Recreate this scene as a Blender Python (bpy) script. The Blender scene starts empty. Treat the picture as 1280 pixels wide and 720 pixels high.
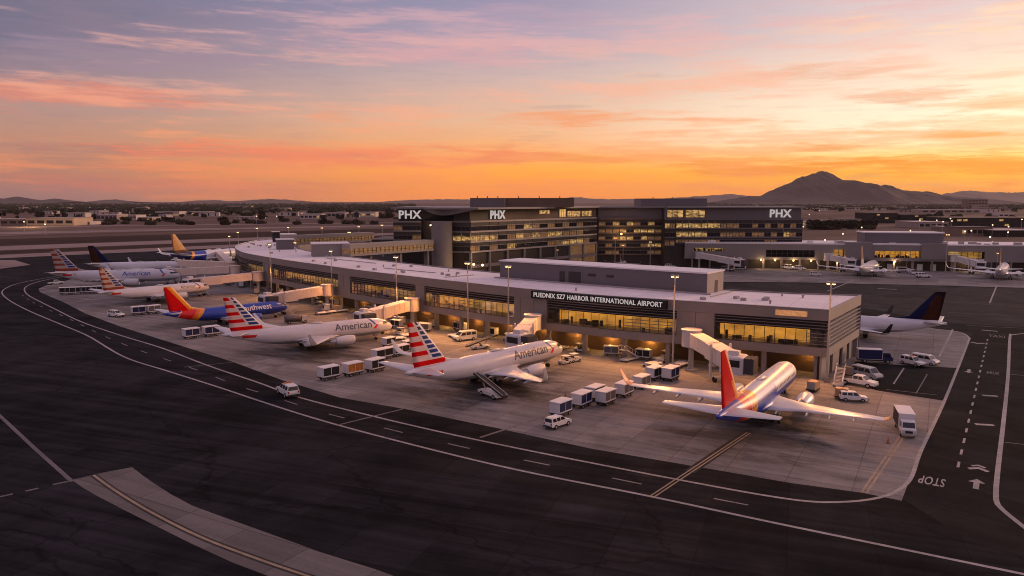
import bpy, math, random
from mathutils import Vector, Matrix, noise as mnoise
R = math.radians
random.seed(11)
sc = bpy.context.scene
col = sc.collection
# ------------------------------------------------------------------ camera model
F, CAMZ, HOR = 950.0, 35.0, 251.0
TH = math.atan((360 - HOR) / F)
CT, ST = math.cos(TH), math.sin(TH)

def ray(px, py):
    a = (px - 640) / F
    b = (360 - py) / F
    return Vector((a, CT + ST * b, -ST + CT * b))

def P(px, py, z=0.0):
    d = ray(px, py)
    t = (z - CAMZ) / d.z
    return Vector((d.x * t, d.y * t, z))

def XY(px, depth):
    return Vector(((px - 640) * depth / F, depth))

def lin(c):
    c /= 255.0
    return c / 12.92 if c <= 0.04045 else ((c + 0.055) / 1.055) ** 2.4

def S(r, g, b, k=1.0):
    return (lin(r) * k, lin(g) * k, lin(b) * k, 1.0)

# ------------------------------------------------------------------ nodes
class NT:
    def __init__(s, tree):
        s.t = tree
        s.L = tree.links

    def put(s, sock, v):
        if v is None:
            return
        if hasattr(v, 'is_output'):
            s.L.new(v, sock)
        elif sock.type == 'RGBA' and not isinstance(v, (int, float)):
            sock.default_value = (v[0], v[1], v[2], 1.0)
        else:
            sock.default_value = v

    def n(s, typ, props=None, **ins):
        nd = s.t.nodes.new(typ)
        for k, v in (props or {}).items():
            setattr(nd, k, v)
        for k, v in ins.items():
            s.put(nd.inputs[k.replace('_', ' ')], v)
        return nd

    def m(s, op, a, b=None, c=None, clamp=False):
        nd = s.t.nodes.new('ShaderNodeMath')
        nd.operation = op
        nd.use_clamp = clamp
        for i, v in enumerate((a, b, c)):
            if v is not None:
                s.put(nd.inputs[i], v)
        return nd.outputs[0]

    def vm(s, op, a, b=None):
        nd = s.t.nodes.new('ShaderNodeVectorMath')
        nd.operation = op
        s.put(nd.inputs[0], a)
        if b is not None:
            s.put(nd.inputs[1], b)
        return nd.outputs['Value'] if op in ('DOT_PRODUCT', 'LENGTH') else nd.outputs[0]

    def mix(s, f, a, b, blend='MIX'):
        nd = s.t.nodes.new('ShaderNodeMix')
        nd.data_type = 'RGBA'
        nd.blend_type = blend
        s.put(nd.inputs[0], f)
        s.put(nd.inputs[6], a)
        s.put(nd.inputs[7], b)
        return nd.outputs[2]

    def mr(s, v, a, b, c=0.0, d=1.0, smooth=False):
        nd = s.t.nodes.new('ShaderNodeMapRange')
        nd.interpolation_type = 'SMOOTHSTEP' if smooth else 'LINEAR'
        nd.clamp = True
        for i, x in enumerate((v, a, b, c, d)):
            s.put(nd.inputs[i], x)
        return nd.outputs[0]

    def noise(s, vec, scale, detail=4.0, rough=0.55):
        nd = s.n('ShaderNodeTexNoise', Scale=scale, Detail=detail, Roughness=rough)
        s.put(nd.inputs['Vector'], vec)
        return nd.outputs['Fac']

    def scale(s, vec, v3, rot=0.0):
        nd = s.t.nodes.new('ShaderNodeMapping')
        s.put(nd.inputs['Vector'], vec)
        nd.inputs['Scale'].default_value = v3
        nd.inputs['Rotation'].default_value = (0, 0, rot)
        return nd.outputs[0]

    def ramp(s, f, stops):
        nd = s.t.nodes.new('ShaderNodeValToRGB')
        e = nd.color_ramp.elements
        e[0].position, e[0].color = stops[0]
        e[1].position, e[1].color = stops[-1]
        for p, c in stops[1:-1]:
            x = e.new(p)
            x.color = c
        s.put(nd.inputs[0], f)
        return nd.outputs[0]

MATS = {}
def newmat(name):
    m = bpy.data.materials.new(name)
    m.use_nodes = True
    nt = NT(m.node_tree)
    b = m.node_tree.nodes['Principled BSDF']
    MATS[name] = m
    return m, nt, b

def mat(name, c, rough=0.6, metal=0.0, var=0.15, sc_=0.7, spec=0.3, emit=None, es=0.0, bump=0.0):
    """painted or raw surface: colour with soft blotches and fine grain from object coordinates"""
    m, nt, b = newmat(name)
    tc = nt.n('ShaderNodeTexCoord').outputs['Object']
    n1 = nt.noise(tc, sc_, 5.0)
    n2 = nt.noise(tc, sc_ * 9, 2.0)
    f = nt.m('ADD', nt.m('MULTIPLY', n1, 0.7), nt.m('MULTIPLY', n2, 0.3))
    k0, k1 = 1 - var, 1 + var
    cc = nt.ramp(f, [(0.3, (c[0] * k0, c[1] * k0, c[2] * k0 * 0.97, 1)), (0.7, (min(c[0] * k1, .95), min(c[1] * k1, .95), min(c[2] * k1, .95), 1))])
    nt.put(b.inputs['Base Color'], cc)
    b.inputs['Roughness'].default_value = rough
    b.inputs['Metallic'].default_value = metal
    b.inputs['Specular IOR Level'].default_value = spec
    if emit:
        b.inputs['Emission Color'].default_value = (*emit[:3], 1)
        b.inputs['Emission Strength'].default_value = es
    if bump:
        bp = nt.n('ShaderNodeBump', Strength=bump, Distance=0.02, Height=n2)
        nt.put(b.inputs['Normal'], bp.outputs[0])
    return m

def emat(name, c, s, var=0.0, scale=(1, 1, 1), lo=0.3):
    """something that gives off light"""
    m, nt, b = newmat(name)
    b.inputs['Base Color'].default_value = (*[x * 0.3 for x in c[:3]], 1)
    b.inputs['Emission Color'].default_value = (*c[:3], 1)
    if var:
        tc = nt.n('ShaderNodeTexCoord').outputs['Object']
        v = nt.scale(tc, scale)
        n1 = nt.noise(v, 1.0, 3.0, 0.6)
        st = nt.mr(n1, 0.5 - 0.5 * var * 0.5, 0.5 + 0.5 * var * 0.5, s * lo, s)
        nt.put(b.inputs['Emission Strength'], st)
    else:
        b.inputs['Emission Strength'].default_value = s
    return m

def livery(name, base, layers, rough=0.3, windows=False, cockpit=False):
    """aircraft paint: colour fields cut by planes in the aircraft's own coordinates"""
    m, nt, b = newmat(name)
    tc = nt.n('ShaderNodeTexCoord').outputs['Object']
    n1 = nt.noise(nt.scale(tc, (0.25, 1, 1)), 1.2, 4)
    k = nt.mr(n1, 0.3, 0.7, 0.88, 1.06)
    c = None
    cur = base
    for colr, conds in layers:
        msk = None
        for (ax, ay, az, d) in conds:
            g = nt.m('GREATER_THAN', nt.m('ADD', nt.vm('DOT_PRODUCT', tc, (ax, ay, az)), d), 0.0)
            msk = g if msk is None else nt.m('MULTIPLY', msk, g)
        cur = nt.mix(msk, cur, colr)
    sep = nt.n('ShaderNodeSeparateXYZ', Vector=tc)
    x, z = sep.outputs[0], sep.outputs[2]
    if windows:
        fr = nt.m('FRACT', nt.m('MULTIPLY', x, 1.15))
        w = nt.m('LESS_THAN', fr, 0.5)
        for a in (nt.m('GREATER_THAN', z, 3.62), nt.m('LESS_THAN', z, 3.98), nt.m('LESS_THAN', x, 14.2), nt.m('GREATER_THAN', x, -12.5)):
            w = nt.m('MULTIPLY', w, a)
        cur = nt.mix(w, cur, (0.02, 0.022, 0.03))
        for dx in (14.9, -13.4):
            dr = nt.m('COMPARE', x, dx, 0.5)
            dr2 = nt.m('COMPARE', x, dx, 0.42)
            ring = nt.m('SUBTRACT', dr, dr2)
            ring = nt.m('MULTIPLY', ring, nt.m('COMPARE', z, 3.6, 0.95))
            cur = nt.mix(nt.m('MULTIPLY', ring, 0.45), cur, (0.05, 0.05, 0.06))
    if cockpit:
        w = nt.m('MULTIPLY', nt.m('GREATER_THAN', nt.m('ADD', x, nt.m('MULTIPLY', z, 0.35)), 18.15), nt.m('COMPARE', z, 4.12, 0.27))
        cur = nt.mix(w, cur, (0.012, 0.012, 0.016))
    mul = nt.n('ShaderNodeVectorMath', {'operation': 'SCALE'})
    nt.put(mul.inputs[0], cur)
    nt.put(mul.inputs['Scale'], k)
    nt.put(b.inputs['Base Color'], mul.outputs[0])
    b.inputs['Roughness'].default_value = rough
    b.inputs['Specular IOR Level'].default_value = 0.5 if cockpit else 0.06
    return m

def glass(name, tint=(0.02, 0.022, 0.03), rough=0.06):
    m, nt, b = newmat(name)
    out = m.node_tree.nodes['Material Output']
    tr = nt.n('ShaderNodeBsdfTransparent', Color=(0.86, 0.86, 0.84))
    gl = nt.n('ShaderNodeBsdfGlossy', Color=(0.9, 0.9, 0.9), Roughness=rough)
    fr = nt.n('ShaderNodeFresnel', IOR=1.5)
    f = nt.m('ADD', nt.m('MULTIPLY', fr.outputs[0], 0.3), 0.02)
    mx = nt.n('ShaderNodeMixShader')
    nt.put(mx.inputs[0], f)
    nt.L.new(tr.outputs[0], mx.inputs[1])
    nt.L.new(gl.outputs[0], mx.inputs[2])
    nt.L.new(mx.outputs[0], out.inputs['Surface'])
    return m

# ------------------------------------------------------------------ meshes
class MB:
    def __init__(s):
        s.v, s.f, s.m, s.s = [], [], [], []

    def add(s, vs, fs, m=0, smooth=False):
        o = len(s.v)
        s.v += [tuple(v) for v in vs]
        for f in fs:
            s.f.append(tuple(i + o for i in f))
            s.m.append(m)
            s.s.append(smooth)
        return s

    def box(s, x0, x1, y0, y1, z0, z1, m=0):
        return s.add([(x0, y0, z0), (x1, y0, z0), (x1, y1, z0), (x0, y1, z0), (x0, y0, z1), (x1, y0, z1), (x1, y1, z1), (x0, y1, z1)],
                     [(0, 3, 2, 1), (4, 5, 6, 7), (0, 1, 5, 4), (1, 2, 6, 5), (2, 3, 7, 6), (3, 0, 4, 7)], m)

    def rbox(s, x0, x1, y0, y1, z0, z1, b=0.05, m=0):
        """box with chamfered vertical and top edges"""
        lo = [(x0 + b, y0), (x1 - b, y0), (x1, y0 + b), (x1, y1 - b), (x1 - b, y1), (x0 + b, y1), (x0, y1 - b), (x0, y0 + b)]
        cx, cy = (x0 + x1) / 2, (y0 + y1) / 2
        hx, hy = (x1 - x0) / 2, (y1 - y0) / 2
        hi = [(cx + (x - cx) * (hx - b) / hx, cy + (y - cy) * (hy - b) / hy) for x, y in lo]
        vs = [(x, y, z0) for x, y in lo] + [(x, y, z1 - b) for x, y in lo] + [(x, y, z1) for x, y in hi]
        fs = [tuple(range(7, -1, -1)), tuple(range(16, 24))]
        for k in range(2):
            for i in range(8):
                j = (i + 1) % 8
                fs.append((k * 8 + i, k * 8 + j, k * 8 + 8 + j, k * 8 + 8 + i))
        return s.add(vs, fs, m)

    def prism(s, poly, z0, z1, m=0):
        n = len(poly)
        a = sum(poly[i][0] * poly[(i + 1) % n][1] - poly[(i + 1) % n][0] * poly[i][1] for i in range(n))
        if a < 0:
            poly = list(reversed(poly))
        vs = [(p[0], p[1], z0) for p in poly] + [(p[0], p[1], z1) for p in poly]
        fs = [tuple(range(n - 1, -1, -1)), tuple(range(n, 2 * n))] + [(i, (i + 1) % n, n + (i + 1) % n, n + i) for i in range(n)]
        return s.add(vs, fs, m)

    def xprism(s, prof, y0, y1, m=0, inset=0.0, smooth=False):
        """side profile in x,z extruded across y; the upper points may lean inward by inset"""
        n = len(prof)
        a = sum(prof[i][0] * prof[(i + 1) % n][1] - prof[(i + 1) % n][0] * prof[i][1] for i in range(n))
        if a < 0:
            prof = list(reversed(prof))
        zlo = min(p[1] for p in prof)
        zhi = max(p[1] for p in prof)
        def ins(z):
            return inset * (z - zlo) / max(zhi - zlo, 1e-6)
        vs = [(p[0], y0 + ins(p[1]), p[1]) for p in prof] + [(p[0], y1 - ins(p[1]), p[1]) for p in prof]
        fs = [tuple(range(n)), tuple(range(2 * n - 1, n - 1, -1))] + [(n + i, n + (i + 1) % n, (i + 1) % n, i) for i in range(n)]
        return s.add(vs, fs, m, smooth)

    def cyl(s, p, q, r0, r1=None, n=10, m=0, caps=True):
        p, q = Vector(p), Vector(q)
        r1 = r0 if r1 is None else r1
        d = (q - p).normalized()
        u = d.orthogonal().normalized()
        w = d.cross(u)
        vs = []
        for c, r in ((p, r0), (q, r1)):
            for i in range(n):
                t = 2 * math.pi * i / n
                vs.append(c + u * math.cos(t) * r + w * math.sin(t) * r)
        s.add(vs, [(i, (i + 1) % n, n + (i + 1) % n, n + i) for i in range(n)], m, True)
        if caps:
            s.add(vs, [tuple(range(n - 1, -1, -1)), tuple(range(n, 2 * n))], m)
        return s

    def bar(s, p, q, w, h, m=0):
        p, q = Vector(p), Vector(q)
        d = (q - p).normalized()
        u = Vector((-d.y, d.x, 0))
        u = u.normalized() if u.length > 1e-4 else Vector((1, 0, 0))
        v = d.cross(u)
        u, v = u * w / 2, v * h / 2
        return s.add([p - u - v, p + u - v, p + u + v, p - u + v, q - u - v, q + u - v, q + u + v, q - u + v],
                     [(0, 1, 2, 3), (7, 6, 5, 4), (0, 4, 5, 1), (1, 5, 6, 2), (2, 6, 7, 3), (3, 7, 4, 0)], m)

    def loft(s, rings, m=0, caps=True, smooth=True):
        n = len(rings[0])
        vs = [v for r in rings for v in r]
        fs = []
        for k in range(len(rings) - 1):
            for i in range(n):
                j = (i + 1) % n
                fs.append((k * n + i, k * n + j, k * n + n + j, k * n + n + i))
        s.add(vs, fs, m, smooth)
        if caps:
            s.add(rings[0], [tuple(range(n - 1, -1, -1))], m)
            s.add(rings[-1], [tuple(range(n))], m)
        return s

    def ball(s, c, r, m=0, n=8, k=6, sz=1.0):
        rings = []
        for i in range(k + 1):
            a = -math.pi / 2 + math.pi * i / k
            rr = max(math.cos(a) * r, r * 0.02)
            rings.append([(c[0] + rr * math.cos(2 * math.pi * j / n), c[1] + rr * math.sin(2 * math.pi * j / n), c[2] + math.sin(a) * r * sz) for j in range(n)])
        return s.loft(rings, m)

    def ribbon(s, pts, o0, o1, z0, z1, m=0):
        """rectangular section (offsets o0..o1 to the left of the line, heights z0..z1) run along a plan line"""
        a = offs(pts, o0)
        b = offs(pts, o1)
        n = len(pts)
        vs = []
        for i in range(n):
            vs += [(a[i][0], a[i][1], z0), (b[i][0], b[i][1], z0), (b[i][0], b[i][1], z1), (a[i][0], a[i][1], z1)]
        fs = []
        for i in range(n - 1):
            for k in range(4):
                l = (k + 1) % 4
                fs.append((4 * i + k, 4 * i + l, 4 * i + 4 + l, 4 * i + 4 + k))
        fs += [(3, 2, 1, 0), (4 * n - 4, 4 * n - 3, 4 * n - 2, 4 * n - 1)]
        return s.add(vs, fs, m)

    def build(s, name, mats, parent=None, loc=None, rz=0.0):
        me = bpy.data.meshes.new(name)
        me.from_pydata(s.v, [], s.f)
        if not isinstance(mats, (list, tuple)):
            mats = [mats]
        for mm in mats:
            me.materials.append(mm)
        me.polygons.foreach_set('material_index', s.m)
        me.polygons.foreach_set('use_smooth', s.s)
        me.update()
        o = bpy.data.objects.new(name, me)
        col.objects.link(o)
        if parent:
            o.parent = parent
        if loc is not None:
            o.location = (loc[0], loc[1], loc[2] if len(loc) > 2 else 0)
        o.rotation_euler.z = rz
        return o

def offs(pts, o):
    n = len(pts)
    out = []
    for i in range(n):
        a = Vector(pts[max(i - 1, 0)][:2])
        b = Vector(pts[i][:2])
        c = Vector(pts[min(i + 1, n - 1)][:2])
        d1 = (b - a).normalized() if i > 0 else (c - b).normalized()
        d2 = (c - b).normalized() if i < n - 1 else d1
        d = (d1 + d2).normalized()
        nn = Vector((-d.y, d.x))
        cosv = max(0.4, d.dot(d1))
        out.append((b.x + nn.x * o / cosv, b.y + nn.y * o / cosv))
    return out

def resample(pts, step):
    pts = [Vector(p[:2]) for p in pts]
    # Catmull-Rom then even steps
    fine = []
    for i in range(len(pts) - 1):
        p0, p1, p2, p3 = pts[max(i - 1, 0)], pts[i], pts[i + 1], pts[min(i + 2, len(pts) - 1)]
        for k in range(12):
            t = k / 12
            fine.append(0.5 * ((2 * p1) + (p2 - p0) * t + (2 * p0 - 5 * p1 + 4 * p2 - p3) * t * t + (3 * p1 - p0 - 3 * p2 + p3) * t ** 3))
    fine.append(pts[-1])
    out = [fine[0]]
    acc = 0.0
    for a, b in zip(fine, fine[1:]):
        L = (b - a).length
        while acc + L >= step:
            t = (step - acc) / L
            a = a + (b - a) * t
            L = (b - a).length
            acc = 0.0
            out.append(a.copy())
        acc += L
    if (out[-1] - fine[-1]).length > step * 0.3:
        out.append(fine[-1])
    else:
        out[-1] = fine[-1]
    return out

def tag(o, label=None, cat=None, group=None, kind=None):
    if label:
        o['label'] = label
    if cat:
        o['category'] = cat
    if group:
        o['group'] = group
    if kind:
        o['kind'] = kind
    return o

def thing(name, label, cat, loc=(0, 0, 0), rz=0.0, group=None):
    o = bpy.data.objects.new(name, None)
    o.empty_display_size = 0.5
    col.objects.link(o)
    o.location = (loc[0], loc[1], loc[2] if len(loc) > 2 else 0)
    o.rotation_euler.z = rz
    return tag(o, label, cat, group)

def kids(o):
    return [c for c in col.objects if c.parent == o]

def copy_tree(o, parent=None):
    c = o.copy()
    col.objects.link(c)
    if parent:
        c.parent = parent
    for ch in CH.get(o.name, ()):
        copy_tree(ch, c)
    return c

CH = {}
def freeze(o):
    """remember a proto's children so that copying does not search the scene"""
    ks = kids(o)
    CH[o.name] = ks
    for k in ks:
        freeze(k)
    return o

def text_mesh(txt, size, extrude=0.05, spacing=1.0, bold=0.0):
    cu = bpy.data.curves.new('lettering', 'FONT')
    cu.body = txt
    cu.size = size
    cu.extrude = extrude
    cu.offset = bold
    cu.space_character = spacing
    cu.align_x = 'CENTER'
    cu.align_y = 'CENTER'
    cu.resolution_u = 3
    t = bpy.data.objects.new('lettering', cu)
    col.objects.link(t)
    bpy.context.view_layer.update()
    dg = bpy.context.evaluated_depsgraph_get()
    me = bpy.data.meshes.new_from_object(t.evaluated_get(dg))
    bpy.data.objects.remove(t)
    vs = [tuple(v.co) for v in me.vertices]
    fs = [tuple(p.vertices) for p in me.polygons]
    bpy.data.meshes.remove(me)
    return vs, fs
# ------------------------------------------------------------------ sky
def build_world():
    w = bpy.data.worlds.new('World')
    sc.world = w
    w.use_nodes = True
    nt = NT(w.node_tree)
    bg = w.node_tree.nodes['Background']
    out = w.node_tree.nodes['World Output']
    d = nt.n('ShaderNodeTexCoord').outputs['Generated']
    sep = nt.n('ShaderNodeSeparateXYZ', Vector=d)
    az = nt.m('ARCTAN2', sep.outputs[0], sep.outputs[1])
    el = nt.m('ARCSINE', sep.outputs[2])
    f = nt.m('DIVIDE', el, 0.6, clamp=True)
    def E(py, px=640):
        v = ray(px, py).normalized()
        return math.asin(v.z) / 0.6
    Z1 = (0.52, 0.84, 1.0)
    def rp(stops, px, zen, top):
        st = [(max(0.0, E(py, px)), c) for py, c in stops]
        st = sorted(st, key=lambda q: q[0])
        st += [(0.62, zen), (1.0, top)]
        return nt.ramp(f, st)
    left = rp([(248, S(150, 112, 108)), (238, S(164, 116, 106)), (205, S(184, 124, 106)), (165, S(178, 128, 118)), (130, S(168, 128, 130)), (90, S(132, 108, 132)), (50, S(92, 86, 126)), (5, S(78, 80, 120))], 60, S(126, 112, 142), S(164, 142, 166))
    cen = rp([(250, (1.2, 0.32, 0.02, 1)), (238, (1.32, 0.36, 0.0, 1)), (212, (1.2, 0.40, 0.03, 1)), (185, S(250, 168, 106)), (150, S(226, 174, 146)), (95, S(196, 164, 166)), (50, S(166, 144, 170)), (5, S(138, 128, 164))], 640, S(156, 140, 168), S(174, 154, 176))
    rig = rp([(246, (1.2, 0.40, 0.0, 1)), (236, (1.2, 0.43, 0.0, 1)), (212, (1.08, 0.47, 0.015, 1)), (190, S(255, 220, 138)), (165, S(255, 243, 216)), (130, S(253, 236, 214)), (85, S(240, 214, 198)), (40, S(222, 194, 190)), (5, S(206, 184, 192))], 1240, S(196, 170, 178), S(182, 160, 176))
    back = nt.ramp(f, [(0.0, S(118, 104, 128)), (0.15, S(140, 116, 140)), (0.4, S(128, 110, 138)), (1.0, S(162, 142, 166))])
    base = nt.mix(nt.mr(az, -0.62, 0.02, smooth=True), left, cen)
    base = nt.mix(nt.mr(az, -0.04, 0.50, smooth=True), base, rig)
    base = nt.mix(nt.mr(nt.m('ABSOLUTE', nt.m('SUBTRACT', az, 0.5)), 1.1, 2.2, smooth=True), base, back)
    # soft mottling of the whole sky
    comb = nt.n('ShaderNodeCombineXYZ', X=az, Y=nt.m('MULTIPLY', el, 5.0), Z=0.0).outputs[0]
    big = nt.noise(comb, 2.6, 5.0, 0.6)
    base = nt.mix(nt.mr(big, 0.45, 0.75, 0, 0.22), base, nt.mix(0.55, base, S(236, 150, 128)))
    base = nt.mix(nt.mr(big, 0.5, 0.25, 0, 0.28), base, nt.mix(0.6, base, S(120, 112, 140)))
    comb2 = nt.n('ShaderNodeCombineXYZ', X=nt.m('MULTIPLY', az, 1.0), Y=nt.m('MULTIPLY', el, 9.0), Z=3.7).outputs[0]
    fine = nt.noise(comb2, 9.0, 7.0, 0.62)
    comb3 = nt.n('ShaderNodeCombineXYZ', X=nt.m('ADD', az, nt.m('MULTIPLY', el, 1.2)), Y=nt.m('MULTIPLY', el, 14.0), Z=1.3).outputs[0]
    wis = nt.noise(comb3, 22.0, 6.0, 0.68)
    wisp = nt.m('ADD', nt.m('MULTIPLY', nt.m('SUBTRACT', fine, 0.5), 4.2), nt.m('MULTIPLY', nt.m('SUBTRACT', wis, 0.5), 3.4))
    wv = nt.noise(comb, 7.0, 4.0, 0.6)
    wv2 = nt.noise(comb2, 3.0, 4.0, 0.6)
    azw = nt.m('ADD', az, nt.m('MULTIPLY', nt.m('SUBTRACT', wv, 0.5), 0.16))
    elw = nt.m('ADD', el, nt.m('MULTIPLY', nt.m('SUBTRACT', wv2, 0.5), 0.04))
    # cloud streaks: centre, half length, half height (measured on the sky as degrees), colour, weight
    CL = [
        (95, 122, 190, 17, (214, 120, 108), .75), (240, 190, 240, 8, (150, 104, 112), .65), (430, 192, 260, 15, (246, 126, 92), .8),
        (330, 206, 200, 9, (244, 130, 92), .5), (250, 232, 260, 10, (222, 116, 92), .5), (600, 196, 120, 8, (238, 130, 90), .6),
        (725, 150, 120, 9, (238, 142, 96), .75), (860, 152, 70, 6, (240, 146, 104), .6), (630, 180, 34, 5, (226, 130, 96), .6),
        (800, 198, 130, 8, (238, 146, 66), .7), (1015, 93, 90, 7, (206, 152, 138), .65), (900, 100, 160, 12, (236, 176, 146), .45),
        (1140, 118, 80, 7, (214, 150, 130), .7), (1240, 128, 80, 9, (222, 154, 116), .65), (1205, 168, 75, 5, (214, 140, 66), .8),
        (1035, 181, 60, 5, (214, 140, 76), .75), (1090, 166, 60, 3, (226, 160, 96), .5), (1010, 206, 190, 9, (236, 132, 20), .85),
        (1215, 210, 130, 16, (232, 132, 14), .95), (1100, 214, 130, 8, (236, 150, 44), .7), (540, 66, 150, 20, (214, 150, 160), .55),
        (815, 45, 80, 10, (214, 160, 164), .5), (1040, 30, 90, 12, (238, 186, 160), .6), (1262, 20, 110, 12, (250, 206, 160), .6),
        (640, 22, 120, 14, (180, 142, 166), .5), (425, 141, 26, 8, (230, 140, 110), .45), (1190, 235, 90, 5, (240, 140, 40), .5),
        (900, 212, 120, 5, (240, 140, 50), .55), (210, 70, 200, 26, (150, 120, 146), .5), (60, 200, 120, 14, (170, 116, 108), .5)]
    cur = base
    for (px, py, hw, hh, c, wt) in CL:
        v = ray(px, py).normalized()
        a0 = math.atan2(v.x, v.y)
        e0 = math.asin(v.z)
        cs = math.cos(a0)
        ha, he = hw / F * cs * cs, hh / F * cs
        dx = nt.m('DIVIDE', nt.m('SUBTRACT', azw, a0), ha)
        dy = nt.m('DIVIDE', nt.m('SUBTRACT', elw, e0), he)
        r2 = nt.m('ADD', nt.m('MULTIPLY', dx, dx), nt.m('MULTIPLY', dy, dy))
        r2 = nt.m('ADD', nt.m('MULTIPLY', r2, 0.8), wisp)
        mk = nt.mr(r2, 1.25, -0.45, 0.0, min(1.0, wt * 1.12), smooth=True)
        cur = nt.mix(mk, cur, S(*c))
    # thin sheets of broken cloud all over the sky, warmer low down and mauve higher up
    c4 = nt.n('ShaderNodeCombineXYZ', X=nt.m('ADD', az, nt.m('MULTIPLY', el, 0.9)), Y=nt.m('MULTIPLY', el, 6.5), Z=8.2).outputs[0]
    sh = nt.noise(c4, 3.6, 9.0, 0.64)
    sh2 = nt.noise(comb3, 7.0, 6.0, 0.66)
    shm = nt.m('ADD', nt.m('MULTIPLY', sh, 0.65), nt.m('MULTIPLY', sh2, 0.35))
    warm = nt.ramp(f, [(0.0, (1.0, 0.26, 0.07, 1)), (0.12, (0.98, 0.30, 0.13, 1)), (0.26, S(240, 168, 150)), (0.42, S(206, 156, 172)), (1.0, S(190, 160, 180))])
    cur = nt.mix(nt.mr(shm, 0.485, 0.60, 0.0, 0.88, smooth=True), cur, nt.mix(0.35, warm, cur))
    cur = nt.mix(nt.mr(shm, 0.47, 0.36, 0.0, 0.50, smooth=True), cur, nt.mix(0.5, cur, S(132, 110, 132)))
    # darker ground colour under the horizon so that nothing bright shines from below
    cur = nt.mix(nt.mr(el, -0.004, -0.03), cur, S(70, 56, 58))
    nt.put(bg.inputs['Color'], cur)
    bg.inputs['Strength'].default_value = SKY_K
    sky = nt.n('ShaderNodeTexSky', {'sky_type': 'NISHITA', 'sun_disc': False, 'sun_elevation': R(SUN_EL), 'sun_rotation': R(SUN_AZ), 'air_density': 1.4, 'dust_density': 3.0, 'altitude': 340.0})
    bg2 = nt.n('ShaderNodeBackground', Strength=0.05)
    nt.L.new(sky.outputs[0], bg2.inputs['Color'])
    add = nt.n('ShaderNodeAddShader')
    nt.L.new(bg.outputs[0], add.inputs[0])
    nt.L.new(bg2.outputs[0], add.inputs[1])
    nt.L.new(add.outputs[0], out.inputs['Surface'])

SUN_EL, SUN_AZ, SKY_K = 5.0, 62.0, 1.0
build_world()
sl = bpy.data.lights.new('sun', 'SUN')
sl.energy = 1.7
sl.angle = R(14)
sl.color = (1.0, 0.58, 0.38)
so = bpy.data.objects.new('sun', sl)
col.objects.link(so)
sd = Vector((math.sin(R(SUN_AZ)) * math.cos(R(SUN_EL + 6)), math.cos(R(SUN_AZ)) * math.cos(R(SUN_EL + 6)), math.sin(R(SUN_EL + 6))))
so.rotation_euler = sd.to_track_quat('Z', 'Y').to_euler()

# ------------------------------------------------------------------ camera and view
cam = bpy.data.cameras.new('camera')
cam.sensor_width = 36.0
cam.lens = F / 1280 * 36.0
cam.clip_end = 60000
cam.clip_start = 0.5
co = bpy.data.objects.new('camera', cam)
co.location = (0, 0, CAMZ)
co.rotation_euler = (math.pi / 2 - TH, 0, 0)
col.objects.link(co)
sc.camera = co
sc.view_settings.view_transform = 'Standard'
sc.view_settings.look = 'None'
sc.view_settings.exposure = 0.0
sc.view_settings.gamma = 1.0
sc.cycles.max_bounces = 6
sc.cycles.diffuse_bounces = 3
sc.cycles.glossy_bounces = 3
sc.cycles.transparent_max_bounces = 10
sc.cycles.volume_bounces = 0
sc.cycles.sample_clamp_indirect = 4.0
sc.cycles.use_denoising = True
sc.cycles.filter_width = 1.0

# ------------------------------------------------------------------ materials
AP_ROT = math.atan2(0.49, -0.87)          # direction of the concourse front, used for slab joints

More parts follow.
